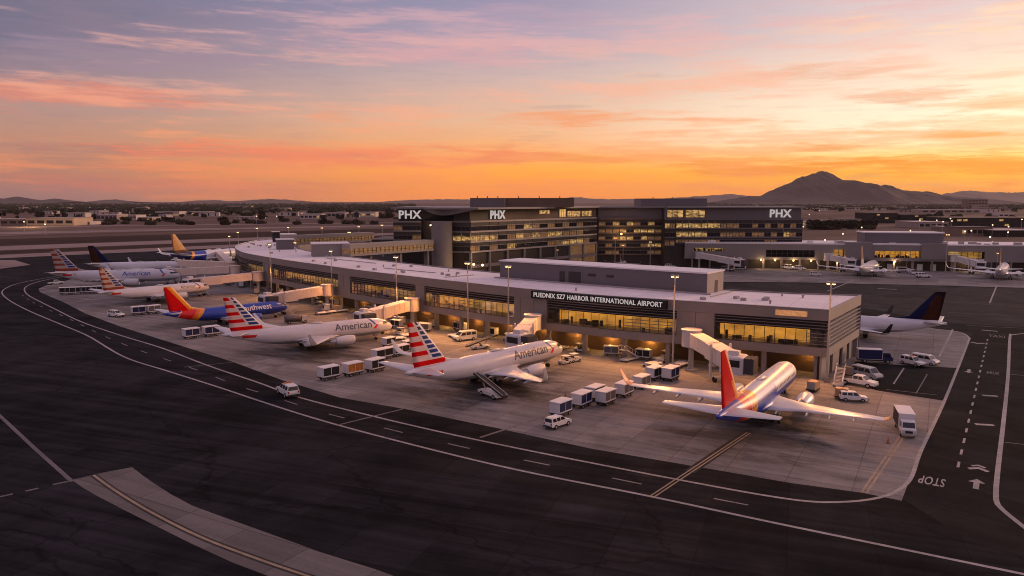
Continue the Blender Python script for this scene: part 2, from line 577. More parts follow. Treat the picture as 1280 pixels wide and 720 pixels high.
def pavement(name, c, slab, joint, stain, streak, rot, tone=0.12, rough=0.75, grease=0.0, spots=(), cracks=0.0):
    m, nt, b = newmat(name)
    pos = nt.n('ShaderNodeNewGeometry').outputs['Position']
    mp = nt.n('ShaderNodeVectorRotate', {'rotation_type': 'Z_AXIS'}, Angle=-rot)
    nt.put(mp.inputs['Vector'], pos)
    v = mp.outputs[0]
    sp = nt.n('ShaderNodeSeparateXYZ', Vector=v)
    k = None
    big = nt.noise(v, 0.016, 5.0, 0.6)
    mid = nt.noise(v, 0.11, 6.0, 0.65)
    fine = nt.noise(v, 1.7, 4.0, 0.6)
    stx = nt.noise(nt.scale(v, (0.012, 0.55, 1)), 1.0, 5.0, 0.65)
    k = nt.mr(big, 0.3, 0.7, 1 - stain, 1 + stain)
    k = nt.m('MULTIPLY', k, nt.mr(mid, 0.3, 0.72, 1 + stain * .6, 1 - stain * .8))
    k = nt.m('MULTIPLY', k, nt.mr(fine, 0.3, 0.7, 0.93, 1.07))
    k = nt.m('MULTIPLY', k, nt.mr(stx, 0.35, 0.68, 1 + streak * .4, 1 - streak))
    if slab:
        u0 = nt.m('DIVIDE', sp.outputs[0], slab)
        w0 = nt.m('DIVIDE', sp.outputs[1], slab)
        wn = nt.n('ShaderNodeTexWhiteNoise', {'noise_dimensions': '2D'})
        cb = nt.n('ShaderNodeCombineXYZ', X=nt.m('FLOOR', u0), Y=nt.m('FLOOR', w0))
        nt.put(wn.inputs['Vector'], cb.outputs[0])
        k = nt.m('MULTIPLY', k, nt.mr(wn.outputs['Value'], 0, 1, 1 - tone, 1 + tone))
        jw = joint / slab
        ju = nt.m('LESS_THAN', nt.m('FRACT', u0), jw)
        jv = nt.m('LESS_THAN', nt.m('FRACT', w0), jw)
        k = nt.m('MULTIPLY', k, nt.m('SUBTRACT', 1.0, nt.m('MULTIPLY', nt.m('MAXIMUM', ju, jv), 0.34)))
    if grease:
        gn = nt.noise(v, 0.052, 5.0, 0.7)
        k = nt.m('MULTIPLY', k, nt.mr(gn, 0.56, 0.72, 1.0, 1 - grease))
    if cracks:                          # sealed cracks and old patch edges
        vo = nt.n('ShaderNodeTexVoronoi', {'feature': 'DISTANCE_TO_EDGE'}, Scale=0.055)
        wob = nt.n('ShaderNodeTexNoise', Scale=0.4, Detail=4.0)
        nt.put(wob.inputs['Vector'], v)
        nt.put(vo.inputs['Vector'], nt.vm('ADD', nt.scale(v, (0.5, 1, 1)), nt.vm('MULTIPLY', wob.outputs['Color'], (3.0, 3.0, 0.0))))
        k = nt.m('MULTIPLY', k, nt.mr(vo.outputs['Distance'], 0.004, 0.012, 1 - cracks, 1.0))
    for q, rad, amt in spots:          # oil and rubber worn into the stands, plus painted shade under the jets
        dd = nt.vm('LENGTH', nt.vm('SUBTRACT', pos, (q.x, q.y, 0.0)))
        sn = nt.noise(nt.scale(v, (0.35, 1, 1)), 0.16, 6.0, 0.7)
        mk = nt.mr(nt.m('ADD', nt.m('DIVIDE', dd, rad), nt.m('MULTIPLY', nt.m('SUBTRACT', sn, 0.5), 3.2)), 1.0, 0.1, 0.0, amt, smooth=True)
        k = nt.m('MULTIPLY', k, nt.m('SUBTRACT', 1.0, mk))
    ml = nt.n('ShaderNodeVectorMath', {'operation': 'SCALE'})
    ml.inputs[0].default_value = c
    nt.put(ml.inputs['Scale'], k)
    nt.put(b.inputs['Base Color'], ml.outputs[0])
    nt.put(b.inputs['Roughness'], nt.mr(mid, 0.3, 0.7, rough - 0.1, min(1, rough + 0.12)))
    b.inputs['Specular IOR Level'].default_value = 0.03
    bp = nt.n('ShaderNodeBump', Strength=0.12, Distance=0.03, Height=fine)
    nt.put(b.inputs['Normal'], bp.outputs[0])
    return m

M = {}
M['asphalt'] = pavement('asphalt', (0.0185, 0.0175, 0.0210), 8.5, 0.12, 0.48, 0.60, AP_ROT + 0.15, 0.22, rough=0.85, cracks=0.4)
M['road_asphalt'] = pavement('road_asphalt', (0.0155, 0.0142, 0.0155), 9.0, 0.1, 0.35, 0.4, AP_ROT - 0.4, 0.2, rough=0.85)
M['lane_asphalt'] = pavement('lane_asphalt', (0.040, 0.034, 0.035), 11.0, 0.25, 0.22, 0.3, AP_ROT - 0.4, 0.08)
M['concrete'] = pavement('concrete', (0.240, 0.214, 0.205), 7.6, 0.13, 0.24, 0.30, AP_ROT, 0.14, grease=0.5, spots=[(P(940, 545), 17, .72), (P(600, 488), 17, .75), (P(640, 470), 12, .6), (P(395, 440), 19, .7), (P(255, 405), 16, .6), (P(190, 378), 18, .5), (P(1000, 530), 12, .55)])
M['taxi_concrete'] = pavement('taxi_concrete', (0.150, 0.132, 0.128), 9.0, 0.14, 0.14, 0.2, AP_ROT + 0.0, 0.12)
M['runway'] = pavement('runway', (0.27, 0.20, 0.185), 40.0, 0.6, 0.14, 0.1, R(48), 0.05)

def paint(name, c, rot=AP_ROT):
    m, nt, b = newmat(name)
    pos = nt.n('ShaderNodeNewGeometry').outputs['Position']
    n1 = nt.noise(pos, 0.9, 5.0, 0.7)
    n2 = nt.noise(pos, 0.08, 3.0)
    k = nt.m('MULTIPLY', nt.mr(n1, 0.3, 0.6, 0.6, 1.0), nt.mr(n2, 0.3, 0.7, 0.7, 1.05))
    ml = nt.n('ShaderNodeVectorMath', {'operation': 'SCALE'})
    ml.inputs[0].default_value = c
    nt.put(ml.inputs['Scale'], k)
    nt.put(b.inputs['Base Color'], ml.outputs[0])
    b.inputs['Roughness'].default_value = 0.7
    return m
M['line_white'] = paint('line_white', (0.36, 0.32, 0.32))
M['line_dash'] = paint('line_dash', (0.24, 0.21, 0.21))
M['line_grey'] = paint('line_grey', (0.15, 0.13, 0.13))
M['line_yellow'] = paint('line_yellow', (0.36, 0.26, 0.17))
M['rubber'] = pavement('rubber', (0.055, 0.046, 0.042), 0, 0, 0.3, 0.4, AP_ROT)

def desert():
    m, nt, b = newmat('desert')
    pos = nt.n('ShaderNodeNewGeometry').outputs['Position']
    mp = nt.n('ShaderNodeVectorRotate', {'rotation_type': 'Z_AXIS'}, Angle=-R(48))
    nt.put(mp.inputs['Vector'], pos)
    st = nt.noise(nt.scale(mp.outputs[0], (0.0018, 0.014, 1)), 1.0, 5.0, 0.6)
    bl = nt.noise(pos, 0.004, 6.0, 0.65)
    c = nt.ramp(st, [(0.32, (0.085, 0.052, 0.040, 1)), (0.5, (0.145, 0.092, 0.074, 1)), (0.68, (0.22, 0.15, 0.125, 1))])
    c = nt.mix(nt.mr(bl, 0.45, 0.7, 0, 0.65), c, (0.075, 0.055, 0.04))
    nt.put(b.inputs['Base Color'], c)
    b.inputs['Roughness'].default_value = 0.95
    b.inputs['Specular IOR Level'].default_value = 0.05
    return m
M['desert'] = desert()

# ------------------------------------------------------------------ ground sheets
def sheet(name, poly, z, m, kind='structure'):
    n = len(poly)
    a = sum(poly[i][0] * poly[(i + 1) % n][1] - poly[(i + 1) % n][0] * poly[i][1] for i in range(n))
    if a < 0:
        poly = list(reversed(poly))
    mb = MB()
    mb.add([(p[0], p[1], z) for p in poly], [tuple(range(n))])
    o = mb.build(name, m)
    return tag(o, kind=kind)

GR = 24000
gm = MB()
N = 24
gv = [(-GR + 2 * GR * i / N, -600 + (GR + 600) * j / N, 0) for j in range(N + 1) for i in range(N + 1)]
gm.add(gv, [(j * (N + 1) + i, j * (N + 1) + i + 1, (j + 1) * (N + 1) + i + 1, (j + 1) * (N + 1) + i) for j in range(N) for i in range(N)])
tag(gm.build('ground', M['desert']), kind='structure')

a0, a1 = P(0, 322), P(270, 310)
u = (a1 - a0).normalized()
sheet('apron_asphalt', [(-400, -120), tuple((a0 - u * 500)[:2]), tuple(a0[:2]), tuple(a1[:2]), tuple((a1 + u * 60)[:2]), (-60, 560), (380, 520), (620, 330), (560, -120)], 0.005, M['asphalt'])

# concrete stand area in front of the concourse
def pxs(l, z=0):
    return [P(x, y, z) for x, y in l]
conc = pxs([(100, 346), (75, 353), (57, 357), (48, 361), (50, 365), (61, 370), (80, 378), (107, 392), (150, 408), (200, 424), (290, 452), (355, 476), (425, 497), (510, 512), (620, 535), (740, 561), (881, 585), (990, 604), (1078, 616), (1127, 626), (1135, 605), (1152, 558), (1173, 515), (1182, 499), (1196, 459), (1212, 423), (1204, 417), (1190, 413), (1170, 411), (1060, 392)])
conc = [(p.x, p.y) for p in conc] + [(60, 190), (-20, 225), (-80, 320), (-128, 380), (-190, 420)]
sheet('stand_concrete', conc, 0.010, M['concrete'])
# concrete strip by the far concourse and the dark lane between
fl = [P(860, 352), P(1000, 353), P(1140, 356), P(1290, 360), P(1500, 366)]
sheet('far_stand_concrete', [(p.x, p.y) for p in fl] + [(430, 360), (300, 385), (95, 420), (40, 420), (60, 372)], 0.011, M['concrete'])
ln = [(905, 366), (1075, 384), (1178, 403), (1290, 409), (1500, 420)]
sheet('taxi_lane', [(P(x, y).x, P(x, y).y) for x, y in ln] + [(P(x, y).x, P(x, y).y) for x, y in ((1500, 367), (1290, 361), (1140, 357), (1000, 354), (860, 353))], 0.009, M['lane_asphalt'])
pk = pxs([(1070, 452), (1120, 456), (1196, 460), (1180, 501), (1095, 488), (1075, 480), (1050, 470)])
sheet('parking_asphalt', [(p.x, p.y) for p in pk], 0.014, M['road_asphalt'])
# service road on the right with its own surface
rd = pxs([(1130, 625), (1152, 558), (1182, 499), (1212, 424), (1222, 408), (1290, 411), (1300, 470), (1300, 700), (1200, 668)])
sheet('service_road', [(p.x, p.y) for p in rd], 0.008, M['road_asphalt'])
# concrete taxiway piece in the foreground
tx = pxs([(90, 600), (128, 591), (165, 584), (178, 594), (192, 604), (214, 618), (240, 632), (278, 646), (320, 661), (400, 690), (470, 712), (560, 745), (470, 770), (340, 722), (290, 703), (240, 680), (200, 660), (160, 640), (125, 622), (104, 610)])
sheet('taxiway_concrete', [(p.x, p.y) for p in tx], 0.012, M['taxi_concrete'])
wg = pxs([(-40, 325), (0, 325), (18, 325), (38, 331), (0, 336), (-40, 340)])
sheet('taxiway_shoulder', [(p.x, p.y) for p in wg], 0.012, M['runway'])

# runway and taxiway bands out on the airfield (measured along two photo columns)
def band(name, l0, l1, r0, r1, z, m, ext=900):
    A, B, C, D_ = P(0, l0), P(270, r0), P(270, r1), P(0, l1)
    d1 = (B - A).normalized()
    d2 = (C - D_).normalized()
    A2, D2 = A - d1 * ext, D_ - d2 * ext
    B2, C2 = B + d1 * ext, C + d2 * ext
    sheet(name, [(q.x, q.y) for q in (A2, B2, C2, D2)], z, m)
M['dark_scrub'] = pavement('dark_scrub', (0.050, 0.032, 0.024), 0, 0, 0.2, 0.1, R(48), rough=0.95)
band('taxiway', 318.7, 322.8, 306.7, 310.4, 0.010, M['runway'])
band('infield', 313.4, 318.4, 302.6, 306.4, 0.008, M['dark_scrub'])
band('runway', 307.8, 313.0, 298.6, 302.3, 0.010, M['runway'])
band('infield', 299.0, 307.4, 291.6, 298.3, 0.008, M['dark_scrub'])
band('runway', 290, 293, 285, 287.2, 0.010, M['runway'], 1500)
band('perimeter_road', 283, 284.4, 280.2, 281.2, 0.010, M['runway'], 1500)

# ------------------------------------------------------------------ painted markings
def line(pts, w, z=0.022, m='line_white', name='lane_line', smooth=True, step=1.5):
    p = resample(pts, step) if smooth and len(pts) > 2 else [Vector(q[:2]) for q in pts]
    a, b = offs(p, w / 2), offs(p, -w / 2)
    mb = MB()
    n = len(p)
    vs = [(x, y, z) for x, y in a] + [(x, y, z) for x, y in b]
    mb.add(vs, [(n + i, n + i + 1, i + 1, i) for i in range(n - 1)])
    return tag(mb.build(name, M[m]), kind='structure')

inner = pxs([(96, 343), (62, 349), (42, 354), (32, 359), (31, 364), (36, 369.5), (47, 375.5), (70, 387), (101, 402), (150, 419), (202, 435), (260, 457), (322, 478), (375, 497), (465, 520), (555, 541), (640, 559), (730, 577), (860, 602), (960, 620), (1020, 627.5), (1070, 626.5), (1105, 620.5), (1127, 610), (1140, 595), (1152, 562), (1182, 498), (1210, 428), (1211, 422), (1202, 416), (1185, 413), (1165, 411.5)])
line(inner, 0.5)
outer = pxs([(100, 341), (60, 347), (24, 354), (8, 360), (2.5, 366), (11, 375), (35, 388), (75, 405), (110, 420), (155, 446), (210, 464), (270, 483), (330, 503), (400, 525), (500, 552), (640, 586), (810, 620), (960, 652), (1120, 685), (1290, 720)])
line(outer, 0.5)
# dashes between the two lines
ds = resample(pxs([(25, 367), (45, 380), (85, 398), (130, 420), (180, 440), (236, 459), (300, 483), (336, 494), (398, 514), (484, 536), (588, 561), (718, 588), (886, 622), (1060, 655)]), 1.0)
dm = MB()
i = 6
while i + 5 < len(ds):
    seg = ds[i:i + 5]
    a, b = offs(seg, 0.15), offs(seg, -0.15)
    n = len(seg)
    dm.add([(x, y, 0.022) for x, y in a] + [(x, y, 0.022) for x, y in b], [(n + k, n + k + 1, k + 1, k) for k in range(n - 1)])
    i += 13
tag(dm.build('lane_dashes', M['line_dash']), kind='structure')

for l, w, m_ in [
        ([(0, 520), (45, 562), (90, 602)], 0.55, 'line_grey'), ([(85, 602), (66, 606)], 0.5, 'line_grey'), ([(48, 610.5), (32, 614)], 0.5, 'line_grey'), ([(16, 617.5), (-4, 622)], 0.5, 'line_grey'),
        ([(-60, 470), (0, 520)], 0.55, 'line_grey'),
        ([(420, 532), (497, 513), (560, 496)], 0.4, 'line_grey'), ([(600, 547), (650, 531), (740, 503)], 0.5, 'line_grey'), ([(230, 459), (290, 453), (350, 446)], 0.35, 'line_grey'),
        ([(1108, 487), (1172, 494)], 0.25, 'line_grey'), ([(1130, 460), (1117, 480)], 0.28, 'line_white'), ([(1159, 468), (1145, 492)], 0.22, 'line_grey'),
        ([(1191, 412), (1174, 446)], 0.45, 'line_white'), ([(1080, 427), (1123, 430)], 0.3, 'line_grey'), ([(1128, 432), (1204, 437)], 0.28, 'line_grey'),
        ([(1208, 407), (1400, 416)], 0.35, 'line_grey'), ([(1034, 364), (1068, 350)], 0.5, 'line_white'), ([(1100, 372), (1240, 381)], 0.3, 'line_grey'),
        ([(1237, 379), (1246, 357)], 0.5, 'line_white'), ([(1262, 468), (1300, 471)], 0.3, 'line_grey'), ([(1256, 553), (1300, 558)], 0.3, 'line_grey'),
        ([(1060, 384), (1290, 396)], 0.25, 'line_grey'), ([(760, 430), (700, 455), (640, 477)], 0.25, 'line_grey'), ([(1075, 520), (1115, 537)], 0.3, 'line_yellow')]:
    line(pxs(l), w, 0.026, m_, 'stand_line', smooth=False)
# double tan lead-in lines
def double(l, gap, w, m_='line_yellow', smooth=False):
    p = resample(pxs(l), 1.5) if smooth else [q.xy for q in pxs(l)]
    for sgn in (-1, 1):
        a = offs(p, sgn * gap / 2)
        line([Vector(q) for q in a], w, 0.028, m_, 'lead_in_line', smooth=False)
double([(815, 621), (936, 541)], 0.50, 0.22)
double([(1080, 616), (1138, 530)], 0.55, 0.26)
line(pxs([(117, 594), (145, 614), (190, 641), (250, 671), (320, 698), (390, 722), (450, 742)]), 0.34, 0.028, 'line_yellow', 'lead_in_line')
line(pxs([(117, 594), (145, 614), (190, 641), (250, 671), (320, 698), (390, 722), (450, 742)]), 0.85, 0.024, 'rubber', 'tyre_trace')
line(pxs([(862, 590), (938, 538)]), 1.5, 0.020, 'rubber', 'tyre_trace', smooth=False)

# right-hand service road markings
line(pxs([(1320, 690), (1275, 655), (1250, 634), (1245, 622), (1247, 590), (1254, 530), (1260, 470), (1262.5, 421), (1266, 418.5), (1290, 416)]), 0.6)
cl = pxs([(1234.5, 424), (1196, 590)])
d = (cl[1] - cl[0])
Ld = d.length
d.normalize()
mb = MB()
t = 0.0
while t < Ld:
    q0, q1 = cl[0] + d * t, cl[0] + d * min(t + 2.6, Ld)
    nn = Vector((-d.y, d.x, 0)) * 0.16
    mb.add([(v.x, v.y, 0.022) for v in (q0 - nn, q0 + nn, q1 + nn, q1 - nn)], [(0, 1, 2, 3)])
    t += 6.1
tag(mb.build('lane_dashes', M['line_white']), kind='structure')
for l in ([(1227, 412.6), (1247, 414.2)], [(1228, 494.3), (1247, 495.3)], [(1219, 530.3), (1242.5, 531.6)], [(1097, 360.5), (1121, 362)]):
    line(pxs(l), 0.95, 0.022, 'line_white', 'stop_bar', smooth=False)

def ground_text(txt, px, py, up, size, wid=1.0, name='road_lettering', m='line_white'):
    """letters painted on the road; up = world direction of the letters' upward stroke"""
    vs, fs = text_mesh(txt, 1.0, 0.0, 1.05, 0.015)
    c = P(px, py)
    up = Vector((up[0], up[1])).normalized()
    rt = Vector((up.y, -up.x))
    mb = MB()
    mb.add([(c.x + rt.x * v[0] * size * wid + up.x * v[1] * size, c.y + rt.y * v[0] * size * wid + up.y * v[1] * size, 0.024) for v in vs], fs)
    return tag(mb.build(name, M[m]), kind='structure')
rdir = (P(1234.5, 424) - P(1196, 590)).normalized()
ground_text('STOP', 1165, 601, -rdir, 4.4, 0.27)
ground_text('MIX', 1241, 466.5, rdir, 4.2, 0.30, m='line_grey')
ground_text('TAXI', 1246, 420.5, rdir, 5.0, 0.32, m='line_grey')

def arrow(px, py, up, k, name='road_arrow', head_only=False):
    c = P(px, py)
    up = Vector((up[0], up[1])).normalized()
    rt = Vector((up.y, -up.x))
    if head_only:
        pts = [(-1.5, 0.2), (0, 1.5), (1.5, 0.2), (1.1, -0.5), (0, 0.5), (-1.1, -0.5)]
    else:
        pts = [(-.32, -2), (.32, -2), (.32, .5), (.95, .5), (0, 2), (-.95, .5), (-.32, .5)]
    mb = MB()
    mb.add([(c.x + (rt.x * x + up.x * y) * k, c.y + (rt.y * x + up.y * y) * k, 0.024) for x, y in pts], [tuple(range(len(pts)))])
    return tag(mb.build(name, M['line_white']), kind='structure')
arrow(1220.5, 605, rdir, 1.0)
arrow(1223, 587.5, rdir, 0.85, head_only=True)
arrow(1223, 583.5, rdir, 0.6, head_only=True)
arrow(1211, 464, -rdir, 0.95)
arrow(1222, 428.5, -rdir, 1.1, head_only=True)

# ------------------------------------------------------------------ mountains
M['rock'] = mat('rock', (0.052, 0.036, 0.036), 0.95, var=0.3, sc_=0.004)
def ridge(name, prof, y0, half, amp, step=4.0, rows=26, seed=0.0, jag=0.5):
    xs = []
    px = prof[0][0]
    while px <= prof[-1][0]:
        xs.append(px)
        px += step
    def h(px):
        for (xa, ya), (xb, yb) in zip(prof, prof[1:]):
            if xa <= px <= xb:
                ya, yb = ya + 0.0, yb + 0.0
                jit = jag * (mnoise.noise(Vector((px * .11 + seed, seed, 0))) * 1.3 + mnoise.noise(Vector((px * .31, seed, 2))) * .9 + mnoise.noise(Vector((px * .7, seed, 5))) * .5)
                return CAMZ - jit * y0 / F + (HOR - (ya + (yb - ya) * (px - xa) / (xb - xa))) * y0 / F
        return 0
    mb = MB()
    vs = []
    for j in range(rows + 1):
        v = -1 + 2 * j / rows
        for px in xs:
            x = (px - 640) * y0 / F
            y = y0 + v * half
            sh = max(0.0, 1 - abs(v)) ** 1.15
            n = mnoise.fractal(Vector((x * 0.0035 + seed, y * 0.0014, seed)), 0.9, 2.1, 6)
            n2 = abs(mnoise.noise(Vector((x * 0.006 + seed, y * 0.0012, 3.1))))
            hh = max(h(px), 0) * sh * (1 + amp * n * (0.35 + abs(v)) - 0.35 * n2 * abs(v) * 1.6)
            vs.append((x, y, hh - 6 if j in (0, rows) else max(hh, -2)))
    n = len(xs)
    mb.add(vs, [(j * n + i, j * n + i + 1, (j + 1) * n + i + 1, (j + 1) * n + i) for j in range(rows) for i in range(n - 1)], 0, True)
    return tag(mb.build(name, M['rock']), kind='structure')

ridge('mountain', [(890, 253.5), (912, 250), (925, 246), (936, 243.5), (948, 243.8), (960, 241.5), (972, 235), (985, 230), (1000, 225), (1012, 221), (1022, 217.5), (1030, 216), (1038, 217), (1048, 221), (1060, 224.5), (1070, 229), (1080, 232.5), (1090, 234.5), (1097, 233.5), (1103, 231), (1111, 231.5), (1122, 235.5), (1138, 239), (1152, 241.5), (1157, 241), (1166, 244.5), (1185, 247), (1205, 250.5), (1230, 254)], 8200, 1700, 0.6, 1.0, 44, 1.3, 1.3)
ridge('hills', [(1150, 252), (1172, 244), (1186, 241), (1200, 238.2), (1212, 239.5), (1228, 240), (1244, 239.6), (1262, 241), (1280, 240), (1310, 242), (1360, 246), (1420, 252)], 21000, 2000, 0.3, 2, 14, 5.0, 1.4)
ridge('hills', [(-60, 252), (-20, 248), (6, 249), (27, 246.2), (45, 249.2), (56, 251), (64, 249.6), (73, 247.6), (86, 250.4), (96, 252)], 9500, 900, 0.4, 2, 16, 9.0, .8)
ridge('hills', [(118, 252.5), (134, 249.8), (148, 249.2), (165, 251.5), (180, 252.5)], 12500, 900, 0.3, 3, 12, 2.0)
ridge('hills', [(235, 252.2), (250, 250.4), (270, 250.2), (292, 251.6), (316, 250), (340, 248.8), (366, 250), (390, 252)], 15000, 1200, 0.3, 3, 12, 4.0)
ridge('hills', [(480, 252), (520, 249.5), (560, 249), (600, 249.5), (640, 249), (680, 248.6), (700, 248), (716, 246.2), (730, 247.6), (760, 249), (800, 248.6), (830, 248), (860, 246), (876, 245), (896, 244), (915, 242.5), (935, 245), (960, 249), (1000, 252)], 20000, 1500, 0.35, 3, 12, 7.0)
# ------------------------------------------------------------------ building materials
M['roof_white'] = mat('roof_white', (0.76, 0.70, 0.71), 0.6, var=0.10, sc_=0.12)
M['roof_membrane'] = pavement('roof_membrane', (0.88, 0.76, 0.73), 6.5, 0.10, 0.07, 0.06, AP_ROT, 0.05, 0.6, grease=0.16)
M['metal_panel'] = mat('metal_panel', (0.225, 0.20, 0.195), 0.5, metal=0.0, var=0.07, sc_=0.15)
M['beige_panel'] = mat('beige_panel', (0.31, 0.265, 0.24), 0.6, var=0.08, sc_=0.2)
M['pent_grey'] = mat('pent_grey', (0.15, 0.130, 0.140), 0.6, var=0.06, sc_=0.2)
M['louver_bar'] = mat('louver_bar', (0.17, 0.145, 0.148), 0.45, var=0.08)
M['slat'] = mat('slat', (0.40, 0.34, 0.32), 0.4, var=0.08)
M['dark_wall'] = mat('dark_wall', (0.040, 0.030, 0.026), 0.5, var=0.2)
M['dark_glass'] = mat('dark_glass', (0.018, 0.018, 0.024), 0.12, var=0.1, spec=0.6)
M['brown_wall'] = mat('brown_wall', (0.15, 0.10, 0.075), 0.7, var=0.15, sc_=0.3)
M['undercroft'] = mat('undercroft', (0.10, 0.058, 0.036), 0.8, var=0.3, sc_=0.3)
M['concrete_wall'] = mat('concrete_wall', (0.24, 0.205, 0.195), 0.8, var=0.12, sc_=0.25)
M['mullion'] = mat('mullion', (0.05, 0.042, 0.04), 0.4, var=0.1)
M['black'] = mat('black', (0.014, 0.013, 0.014), 0.5, var=0.1)
M['white_paint'] = mat('white_paint', (0.74, 0.72, 0.72), 0.45, var=0.06)
M['letter_white'] = emat('letter_white', (1.0, 0.90, 0.88), 0.38)
M['pane'] = glass('pane')
M['interior'] = emat('interior', (1.0, 0.43, 0.06), 0.90, 0.9, (0.35, 0.35, 0.6), 0.35)
M['interior_dim'] = emat('interior_dim', (1.0, 0.45, 0.08), 0.75, 1.0, (0.3, 0.3, 0.6), 0.10)
M['interior_low'] = emat('interior_low', (0.95, 0.48, 0.10), 0.7, 1.0, (0.25, 0.25, 0.9), 0.04)
M['tube_light'] = emat('tube_light', (1.0, 0.62, 0.22), 4.0)
M['warm_lens'] = emat('warm_lens', (1.0, 0.50, 0.16), 7.0)
M['pale_lens'] = emat('pale_lens', (1.0, 0.72, 0.48), 2.0)
M['seat_dark'] = mat('seat_dark', (0.05, 0.03, 0.02), 0.7)
M['lit_sign'] = emat('lit_sign', (1.0, 0.44, 0.18), 0.55, 0.9, (1.2, 1.2, 2.0), 0.4)
M['roof_pipe'] = mat('roof_pipe', (0.35, 0.31, 0.31), 0.5)
M['tan_wall'] = mat('tan_wall', (0.46, 0.34, 0.25), 0.8, var=0.12, sc_=0.05)
M['stucco'] = mat('stucco', (0.42, 0.34, 0.30), 0.85, var=0.12, sc_=0.05)

def lamp(name, loc, watts, colr=(1.0, 0.60, 0.26), r=0.3, parent=None, spot=None, aim=None):
    l = bpy.data.lights.new(name, 'SPOT' if spot else 'POINT')
    l.energy = watts
    l.color = colr
    l.shadow_soft_size = r
    if spot:
        l.spot_size = R(spot)
        l.spot_blend = 0.7
    o = bpy.data.objects.new(name, l)
    col.objects.link(o)
    o.location = loc
    if aim is not None:
        o.rotation_euler = (Vector(loc) - Vector(aim)).to_track_quat('Z', 'Y').to_euler()
    return o

# ------------------------------------------------------------------ concourse terminal (curved pier in front)
RZ = 14.0
FP = [(1037, 387.6), (941, 381.5), (860, 376.4), (754, 369.5), (646, 360), (560, 350.8), (500, 343.9), (450, 338), (400, 331), (372, 327.3), (335, 321.6), (307, 316.5), (297, 312.3), (294, 308.5), (300, 305), (318, 301), (336, 298.8)]
fpt = [P(x, y, RZ).xy for x, y in FP]
front = resample(fpt, 2.0)
for _ in range(10):
    front = [front[0]] + [(front[i - 1] + front[i] * 2 + front[i + 1]) / 4 for i in range(1, len(front) - 1)] + [front[-1]]
DEP = 26.0
back = [Vector(q) for q in offs(front, -DEP)]
# smooth the inner line where it would fold
for _ in range(60):
    back = [back[0]] + [(back[i - 1] + back[i] * 2 + back[i + 1]) / 4 for i in range(1, len(back) - 1)] + [back[-1]]
back[0] = P(1077, 368.5, RZ).xy
for _i in range(1, 5):
    back[_i] = back[0].lerp(back[5], _i / 5)

def pix(p, z):
    v = Vector((p[0], p[1], z - CAMZ))
    fwd = v.y * CT - v.z * ST
    upv = v.y * ST + v.z * CT
    return 640 + F * v.x / fwd, 360 - F * upv / fwd
def idx_at(px, z=8.0):
    best = min(range(len(front)), key=lambda i: abs(pix(front[i], z)[0] - px) + (100 if front[i].y > 345 else 0))
    return best
def seg_pts(pa, pb, z=8.0):
    ia, ib = sorted((idx_at(pa, z), idx_at(pb, z)))
    return front[ia:ib + 1], ia, ib

tb = thing('concourse_terminal', 'long curved pale-roofed airport concourse with lit gate windows and name sign', 'terminal', (front[20].x, front[20].y, 0))
tinv = Vector((-front[20].x, -front[20].y, 0))
def part(mb, name, m, parent=None):
    """mesh written in world coordinates, parented to the concourse"""
    o = mb.build(name, m, parent or tb)
    o.location = tinv if (parent is None) else (0, 0, 0)
    return o

# outline pieces
end_line = [front[0], back[0]]
rb = MB()
vs = [(p.x, p.y, 13.75) for p in front] + [(p.x, p.y, 13.75) for p in back]
n = len(front)
rb.add(vs, [(i, i + 1, n + i + 1, n + i) for i in range(n - 1)])
vs = [(p.x, p.y, 13.35) for p in front] + [(p.x, p.y, 13.35) for p in back]
rb.add(vs, [(n + i, n + i + 1, i + 1, i) for i in range(n - 1)])
part(rb, 'roof', M['roof_membrane'])
fm = MB()
fm.ribbon(front, 0.05, -0.45, 11.8, 14.05)
part(fm, 'fascia', M['metal_panel'])
cap = MB()
cap.ribbon(front, 0.12, -0.5, 14.052, 14.14)
part(cap, 'parapet_cap', M['roof_white'])
em = MB()
em.ribbon([back[0], front[0]], 0.06, -0.44, 11.79, 14.03)
part(em, 'end_fascia', M['beige_panel'])
bm_ = MB()
bm_.ribbon(back, 0.45, -0.05, 0.0, 14.02)
part(bm_, 'rear_wall', M['concrete_wall'])
# upper louver zone, floor band, inner floor/ceiling, undercroft wall
lv = MB()
lv.ribbon(front, -0.5, -6.0, 9.8, 11.75)
part(lv, 'louver_backing', M['black'])
bd = MB()
bd.ribbon(front, 0.0, -6.0, 4.7, 6.45)
part(bd, 'floor_band', M['metal_panel'])
uw = MB()
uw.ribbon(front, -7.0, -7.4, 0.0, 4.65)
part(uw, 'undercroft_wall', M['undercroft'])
sof = MB()
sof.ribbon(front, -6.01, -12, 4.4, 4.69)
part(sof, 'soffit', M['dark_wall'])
for z in (10.1, 10.7, 11.3):
    s_ = MB()
    s_.ribbon(front, 0.02, -0.28, z, z + 0.13)
    part(s_, 'louver', M['louver_bar'])
